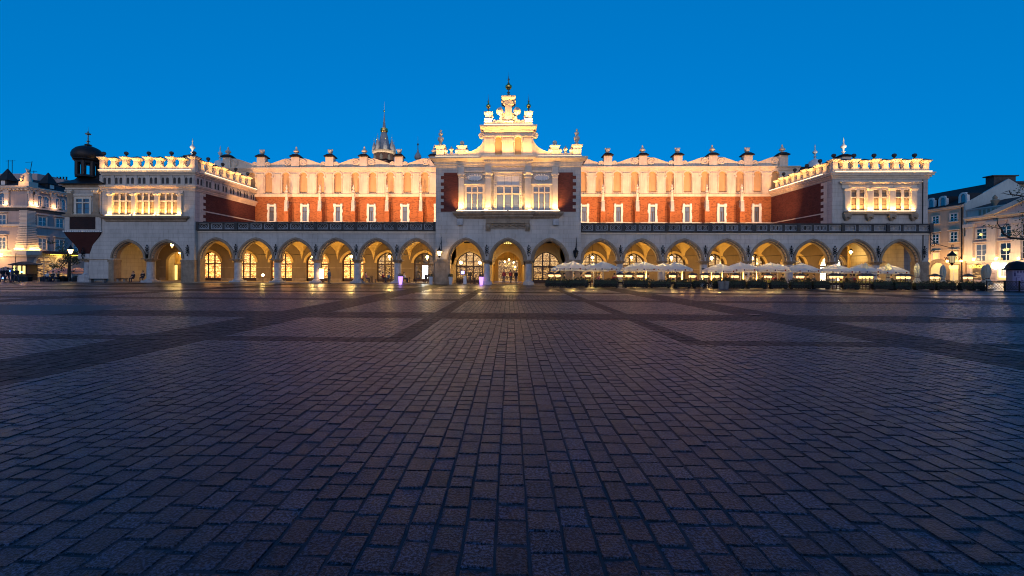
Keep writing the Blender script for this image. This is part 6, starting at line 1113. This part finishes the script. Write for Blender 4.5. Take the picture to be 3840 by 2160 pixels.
# ---- church tower behind the hall
sp=thing('church_spire','slender Gothic church spire with gilt crown and ring of pinnacles behind the hall','church tower',(at(1440,600,140)[0],140,0)); S=Matrix.Identity(4)
o8=math.pi/8; Q(MB().lathe(0,0,[(4.3,0),(4.1,36.2),(3.3,36.2),(3.25,40)],8,o8),'tower','brick_black',sp); Q(MB().lathe(0,0,[(3.5,38.9),(3.7,39.3),(3.7,39.8),(3.3,40)],8,o8),'cornice','stone',sp)
for k in range(8): an=k*math.pi/4; Q(MB(Matrix.Rotation(an,4,'Z')).prism([(-.45,36.6),(.45,36.6),(.45,38),(0,38.6),(-.45,38)],-3.2,-3.08),'tower_window','dark',sp)
Q(MB().lathe(0,0,[(2.5,39.8),(1.9,41.5),(1.0,45.5),(.75,46.2)],8,o8),'spire','spire',sp); Q(MB().lathe(0,0,[(.8,46.0),(1.15,46.2),(1.25,46.6),(1.1,47.0),(.6,47.05)],12).lathe(0,0,[(1.15,46.9),(1.2,47.2)],8),'gilt_crown','gold',sp,True); Q(MB().lathe(0,0,[(.6,47.0),(.4,48.6),(.18,50.8),(.06,52.6)],8),'upper_spire','spire',sp); Q(MB().ball(0,0,52.9,.3,8).tube([(0,0,53),(0,0,56)],[.06,.02],5),'gilt_ball','gold',sp)
for k in range(8):
    an=k*math.pi/4+o8; r_=3.1; z=39.8; h_=4.0 if k%2 else 3.0; pn=Q(MB().lathe(r_*math.cos(an),r_*math.sin(an),[(.72,z),(.62,z+1.2),(.05,z+h_),(.02,z+h_+1.2)],6),'pinnacle','spire',sp); Q(MB().ball(r_*math.cos(an),r_*math.sin(an),z+h_+.3,.16,6),'gilt_ball','gold',pn)
for k in range(4): an=math.pi*(1.15+.23*k); lamp('SPOT',sp,(7*math.cos(an),7*math.sin(an),34),3200,(1,.86,.68),(0,0,0),spot_size=R(60),spot_blend=1).rotation_euler=Vector((-7*math.cos(an),-7*math.sin(an),9)).to_track_quat('-Z','Y').to_euler()
d2=thing('distant_dome','small dark onion dome with a spike just left of the central block','dome',(at(1567,600,120)[0],120,0)); Q(MB().lathe(0,0,[(.6,0),(.6,32.2),(.9,32.4),(1.0,33.0),(.7,33.6),(.3,34.2),(.2,34.8)],12),'cupola','spire',d2,True); Q(MB().lathe(0,0,[(.15,34.7),(.1,36),(.3,36.3),(.05,36.8),(.03,38.6)],8),'spike','verd',d2)
# ---- trees
def tree(label,base,limbs,clumps,leafn,lm,seed):
    t=thing('tree',label,'tree',base,0); b=MB()
    for pts,rs in limbs: b.tube(pts,rs,7)
    Q(b,'trunk','bark',t,True); Vs=[];Fs=[];n0=0
    for k,(c,r_,n_) in enumerate(clumps):
        V,Fq=leaves(int(n_),(c[0]-r_[0],c[0]+r_[0],c[1]-r_[1],c[1]+r_[1],c[2]-r_[2],c[2]+r_[2]),leafn,seed+k,lambda q:(((q-np.array(c))/np.array(r_))**2).sum(1)<RNG.uniform(.2,1.1,len(q))); Vs.append(V);Fs.append(Fq+n0);n0+=len(V)
    np_obj('crown',np.concatenate(Vs),np.concatenate(Fs),M[lm],t); return t
rr=random.Random(3); bx,_=at(256,1000,63); cl=[((rr.gauss(0,.9),rr.gauss(0,.8),3.6+rr.gauss(0,1.0)),(rr.uniform(.5,.9),)*2+(rr.uniform(.3,.55),),260) for _ in range(20)]
tree('small leafy tree between the corner palace and the oriel turret',(bx,63,0),[([(0,0,0),(.05,0,1.4),(.0,.1,2.6),(.1,0,4.6)],[.16,.13,.1,.03])]+[([(0,.05,2.0+.3*k),(c[0][0]*.6,c[0][1]*.6,c[0][2]-.4),c[0]],[.07,.045,.015]) for k,c in enumerate(cl[:7])],cl,.11,'leaf2',300)
tx,_=at(3990,1000,40); P3=lambda px,py,dy=0:(at(px,py,40+dy)[0]-tx,dy,at(px,py,40+dy)[1])
limb1=[P3(3990,940),P3(3900,905),P3(3840,897),P3(3790,892),P3(3764,878),P3(3755,858),P3(3740,838)]; limb2=[P3(3990,800),P3(3900,745,.5),P3(3840,736,.5),P3(3790,729,.5),P3(3785,715,.5),P3(3760,722,.5)]
tw=[[P3(3755,858),P3(3720,852),P3(3690,846)],[P3(3764,878),P3(3800,868),P3(3830,850)],[P3(3755,858),P3(3775,835),P3(3780,815)],[P3(3840,897),P3(3825,880),P3(3810,872)],[P3(3785,730,.5),P3(3765,725,.5),P3(3752,727,.5)],[P3(3740,838),P3(3742,826),P3(3738,815)],[P3(3810,733,.5),P3(3822,712,.5),P3(3835,700,.5)]]
cl=[(P3(a_,b_,c_),(s_,s_,s_*.55),n_) for a_,b_,c_,s_,n_ in ((3825,868,.1,.75,150),(3800,882,0,.55,90),(3835,845,.3,.6,110),(3775,846,0,.35,45),(3722,850,0,.4,40),(3700,846,0,.3,22),(3828,722,.5,.7,170),(3838,700,.5,.55,130),(3800,872,-.2,.6,80),(3742,825,0,.3,25),(3738,812,0,.22,16),(3812,893,.2,.5,60),(3832,750,.4,.5,100),(3900,800,0,1.8,500),(3950,760,.3,2.0,600))]
tree('tree at the right edge reaching in with a dark curved bough and sparse leaves',(tx,40,0),[([(0,0,0),(0,0,2),P3(3990,940),P3(3990,800),P3(3980,680)],[.3,.26,.22,.16,.06]),(limb1,[.15,.11,.1,.085,.075,.06,.03]),(limb2,[.12,.08,.06,.05,.035,.015])]+[(p,[.035,.02,.008]) for p in tw],cl,.085,'leaf2',500)
# ---- left edge: kiosk, parasols, street lamp, benches, planters, people
kx,_=at(94,1030,63); k=thing('kiosk','small wooden kiosk with lit windows in front of the palace','kiosk',(kx,63,0))
Q(MB().box(-1.05,1.05,-.8,.8,0,.9).box(-1.05,1.05,.7,.8,.9,2.2),'body','wood',k); Q(MB().frus(0,0,2.2,2.7,2.2,2.3,2.75,2.25).frus(0,0,2.3,2.75,2.25,2.75,.6,.4),'roof','wood',k)
for x0,x1,m_ in ((-.95,-.45,'lit_win'),(-.25,.3,'lit_win'),(.5,.95,'lit_win')): Q(MB().box(x0,x1,-.76,-.7,.9,2.1),'lit_window',m_,k); Q(MB().box(x0-.1,x0,-.8,-.7,.9,2.2).box(x1,x1+.1,-.8,-.7,.9,2.2),'post','wood',k)
for px,py,l in ((236,1001,'pink-lit parasol left of two in front of the palace side'),(292,1003,'pink-lit parasol right of two, beside the oriel column')): x,z=at(px,py,66); pp=parasol(x,66,z,l,1.75,'para_red',0,0,'pink parasols by the palace',45,False)
x,z=at(22,1000,64); parasol(x,64,z,'brown parasol at the left edge by the palace lamp',1.5,'para_red',0,0,'pink parasols by the palace',0,False)
x,_=at(264,1000,60); t=thing('street_lamp','black street lamp with a glowing lantern before the small tree','street lamp',(x,60,0)); Q(MB().tube([(0,0,0),(0,0,3.9)],[.07,.045],8).lathe(0,0,[(.18,0),(.16,.3),(.08,.5)],8),'post','iron',t); Q(MB().lathe(0,0,[(.1,3.85),(.16,3.9),(.3,4.4)],8),'lantern_glass','bulb_soft',t); lamp('POINT',t,(0,0,4.15),520,(1,.72,.42),shadow_soft_size=.2); Q(MB().lathe(0,0,[(.4,4.4),(.36,4.5),(.2,4.75),(.05,4.95),(.02,5.1)],8),'lantern_cap','iron',t)
x,_=at(57,1000,60); t=thing('flag_pole','thin leaning dark pole at the left edge','pole',(x,60,0)); Q(MB().tube([(-.05,0,0),(.1,0,3.9)],.035,6),'shaft','iron',t); Q(MB().lathe(-.05,0,[(.22,0),(.2,.06),(.05,.1)],8),'foot','iron',t)
def bench(px0,px1,Y,h_,label,g): 
    x0,x1=gx(px0,Y),gx(px1,Y); t=thing('bench',label,'bench',((x0+x1)/2,Y,0),0,g); L=(x1-x0)/2; Q(MB().box(-L,L,-.25,.25,h_-.1,h_),'seat','planter',t)
    for s in (-1,1): Q(MB().box(s*(L-.2)-.12,s*(L-.2)+.12,-.2,.2,0,h_-.1),'leg','potgrey',t)
bench(338,398,54.0,.46,'dark bench against the wing wall by the corner column','benches beside the left wing'); bench(440,475,54.6,.5,'dark bench in the first arch of the left wing','benches beside the left wing'); bench(172,222,56.5,.45,'dark bench with seated people near the palace','benches beside the left wing')
for px0,px1,l in ((66,113,'long black planter box at the left edge'),(158,187,'black planter box left of the bench'),(220,247,'black planter box right of the bench'),(279,300,'black planter box beside the oriel column')):
    x0,x1=gx(px0,57),gx(px1,57); t=thing('planter_box',l,'planter',((x0+x1)/2,57,0),0,'black planter boxes on the left'); L=(x1-x0)/2; Q(MB().box(-L,L,-.3,.3,0,.5).box(-L-.03,L+.03,-.33,.33,.5,.56),'box','iron',t); V,Fq=leaves(240,(-L,L,-.28,.28,.5,.75),.06,px0); np_obj('foliage',V,Fq,M['leaf'],t)
for px,Y,z,pose,tp,rz,l in ((178,56.5,0,'sit','top_white',R(0),'person in a pale top on the bench, left of three'),(198,56.5,0,'sit','top_dark',R(10),'person in black on the bench, middle of three'),(219,56.5,0,'sit','top_dark',R(-20),'person in black at the right end of the bench'),(500,54.6,0,'sit','top_dark',R(0),'dark figure sitting in the first arch of the left wing'),(536,54.8,.1,'sit','top_dark',R(15),'dark figure beside the column of the left wing'),(10,52,0,'walk','top_dark',R(70),'dark walker at the very left edge'),(28,53,0,'walk','top_dark',R(-80),'second dark walker from the left edge'),(46,52,0,'stand','top_grey',R(-70),'standing figure in grey near the left edge'),(62,50.5,0,'walk','top_dark',R(80),'dark walker nearest the camera on the left'),(448,60,.1,'walk','top_dark',R(20),'distant walker seen through the first left arch'),(1762,56.5,.06,'stand','top_dark',R(30),'dark figure standing inside the left central arch'),(1890,57,.06,'stand','top_red',R(0),'figure in dark red in the central passage, left of three'),(1915,58,.06,'walk','top_red',R(170),'figure in dark red walking in the central passage'),(1935,57.5,.06,'stand','top_dark',R(200),'dark figure on the right in the central passage')): person(gx(px,Y),Y,z,rz,pose,tp,'jeans',l,'people on and around the square')
for px,py,l in ((36,1016,'small blue light left above the walkers'),(82,1020,'small blue light beside the kiosk'),(10,1043,'low blue light at the left edge')): 
    x,z=at(px,py,54); t=thing('blue_lamp',l,'lamp',(x,54,0),0,'blue lamps at the left edge'); Q(MB().tube([(0,0,0),(0,0,z-.1)],.03,6).cbox(0,0,0,.3,.3,.05),'post','iron',t); Q(MB().ball(0,0,z,.11,8,.7),'bulb','blue',t)
x,_=at(1785,1000,60); 
x,z=at(1735,1022,57.5); t=thing('screen','small violet screen glowing in the left central arch','screen',(x,57.5,0)); Q(MB().box(-.22,.22,-.03,.03,z-.2,z+.2),'panel','screen',t); Q(MB().box(-.26,.26,.031,.09,z-.24,z+.24).tube([(0,.06,.06),(0,.06,z)],.03,6).cbox(0,.06,.06,.4,.3,.04),'stand','iron',t)
x,_=at(1744,1030,54.3); t=thing('menu_board','white folding menu board in the left central arch','sign',(x,54.3,.06)); Q(MB().prism([(-.22,0),(.22,0),(.16,1.0),(-.16,1.0)],-.2,-.17),'board','terra',t); Q(MB().prism([(-.22,0),(.22,0),(.16,1.0),(-.16,1.0)],.1,.13).box(-.16,.16,-.18,.12,.96,1.0),'frame','wood',t)
x,_=at(986,1050,55.2); t=thing('floor_lamp','glowing lamp on a short post between the first left arcade columns','lamp',(x,55.2,.1)); Q(MB().tube([(0,0,0),(0,0,.75)],.03,6).lathe(0,0,[(.14,0),(.12,.04),(.03,.06)],8),'post','iron',t); Q(MB().ball(0,0,.9,.17,10),'globe','bulb',t,True); lamp('POINT',t,(0,-.3,.9),45,YEL,shadow_soft_size=.15)
x,_=at(1202,1030,55.0); t=thing('showcase','tall glowing showcase beside the third arcade column from the centre','showcase',(x,55.3,.1)); Q(MB().box(-.3,.3,-.2,.2,0,.5).box(-.3,.3,-.2,.2,1.75,1.85).box(-.3,.3,.15,.2,.5,1.75),'case','wood',t); Q(MB().box(-.26,.26,-.15,.1,.5,1.75),'lit_interior','bulb_soft',t); lamp('POINT',t,(0,-.5,1.1),40,WARM,shadow_soft_size=.2)
x,z=at(480,1010,60)
# ---- right edge: poster column and lattice fence
M['poster_base']=smat('poster_base',(.20,.18,.26),.7,.1,2,0,10,0,False)
x,z=at(3812,1000,44.5); t=thing('advertising_column','round advertising column with a large violet portrait poster and dark domed cap','advertising column',(x,44.5,0)); Q(MB().lathe(0,0,[(.8,0),(.78,.3),(.68,.32),(.68,2.05)],28),'drum','poster_base',t,True); Q(MB().lathe(0,0,[(.95,2.03),(.98,2.08),(.8,2.2),(.7,2.5),(.5,2.75),(.2,2.85),(.02,2.88)],24),'cap','iron',t,True)
M['poster']=smat('poster_paper',(.30,.27,.42),.7,.1,2,0,10,0,False); M['poster_ink']=smat('poster_ink',(.06,.045,.14),.7,.15,6,0,10,0,False)
def curved(name,poly,rad,m_):     # flat print wrapped round the drum
    T=[]; 
    for a_,zz in poly: T.append((rad*math.sin(a_),-rad*math.cos(a_),zz))
    MB().add(T,[tuple(range(len(T)))]).build(name,M[m_],t)
def cgrid(a0,a1,z0,z1,rad,m_,n=8,f=None):
    o=MB()
    for k in range(n): u0,u1=a0+(a1-a0)*k/n,a0+(a1-a0)*(k+1)/n; o.add([(rad*math.sin(u0),-rad*math.cos(u0),z0),(rad*math.sin(u1),-rad*math.cos(u1),z0),(rad*math.sin(u1),-rad*math.cos(u1),z1),(rad*math.sin(u0),-rad*math.cos(u0),z1)],[(0,1,2,3)])
    o.build('poster_print',M[m_],t)
cgrid(-1.2,.6,.45,1.98,.690,'poster',14)
for a0,a1,z0,z1 in ((-1.0,.45,1.74,1.95),(-1.05,-.9,1.4,1.76),(.36,.48,1.4,1.76),(-.85,-.42,1.42,1.47),(-.12,.3,1.42,1.47),(-.75,-.52,1.30,1.35),(-.06,.18,1.30,1.35),(-.36,-.3,1.02,1.3),(-.4,-.14,.98,1.03),(-.58,.05,.80,.84),(-.9,-.82,.5,1.3),(.28,.36,.5,1.3)): cgrid(a0,a1,z0,z1,.694,'poster_ink',5)
def lattice(px0,px1,Y,label):
    x0,x1=gx(px0,Y),gx(px1,Y); L=(x1-x0); t=thing('lattice_fence',label,'fence',(x0,Y,0),0,'lattice fence panels at the right edge')
    for xx in (0,L): Q(MB().box(xx-.03,xx+.03,-.03,.03,0,1.0).cbox(xx,0,0,.4,.4,.04),'post','iron',t)
    Q(MB().box(.03,L-.03,-.02,.02,.88,.93).box(.03,L-.03,-.02,.02,.15,.2),'rail','iron',t); m_=MB(); s=.14
    for k in range(int((L+.7)/s)):
        for sg in (1,-1):
            a_=-.68+k*s; p=[(a_+u*.68,.2+u*.68) for u in (0,1)]
            (xa,za),(xb,zb)=p
            if xa<.03: za+=.03-xa; xa=.03
            if xb>L-.03: zb-=xb-(L-.03); xb=L-.03
            if xb<=xa: continue
            if sg<0: za,zb=1.08-za,1.08-zb
            m_.tube([(xa,0.004*sg,za),(xb,0.004*sg,zb)],.014,4)
    Q(m_,'lattice','iron',t)
lattice(3700,3766,43.4,'black lattice fence panel left of the advertising column'); lattice(3770,3822,43.0,'black lattice fence panel in front of the advertising column'); lattice(3824,3880,42.6,'black lattice fence panel at the right edge of the picture')
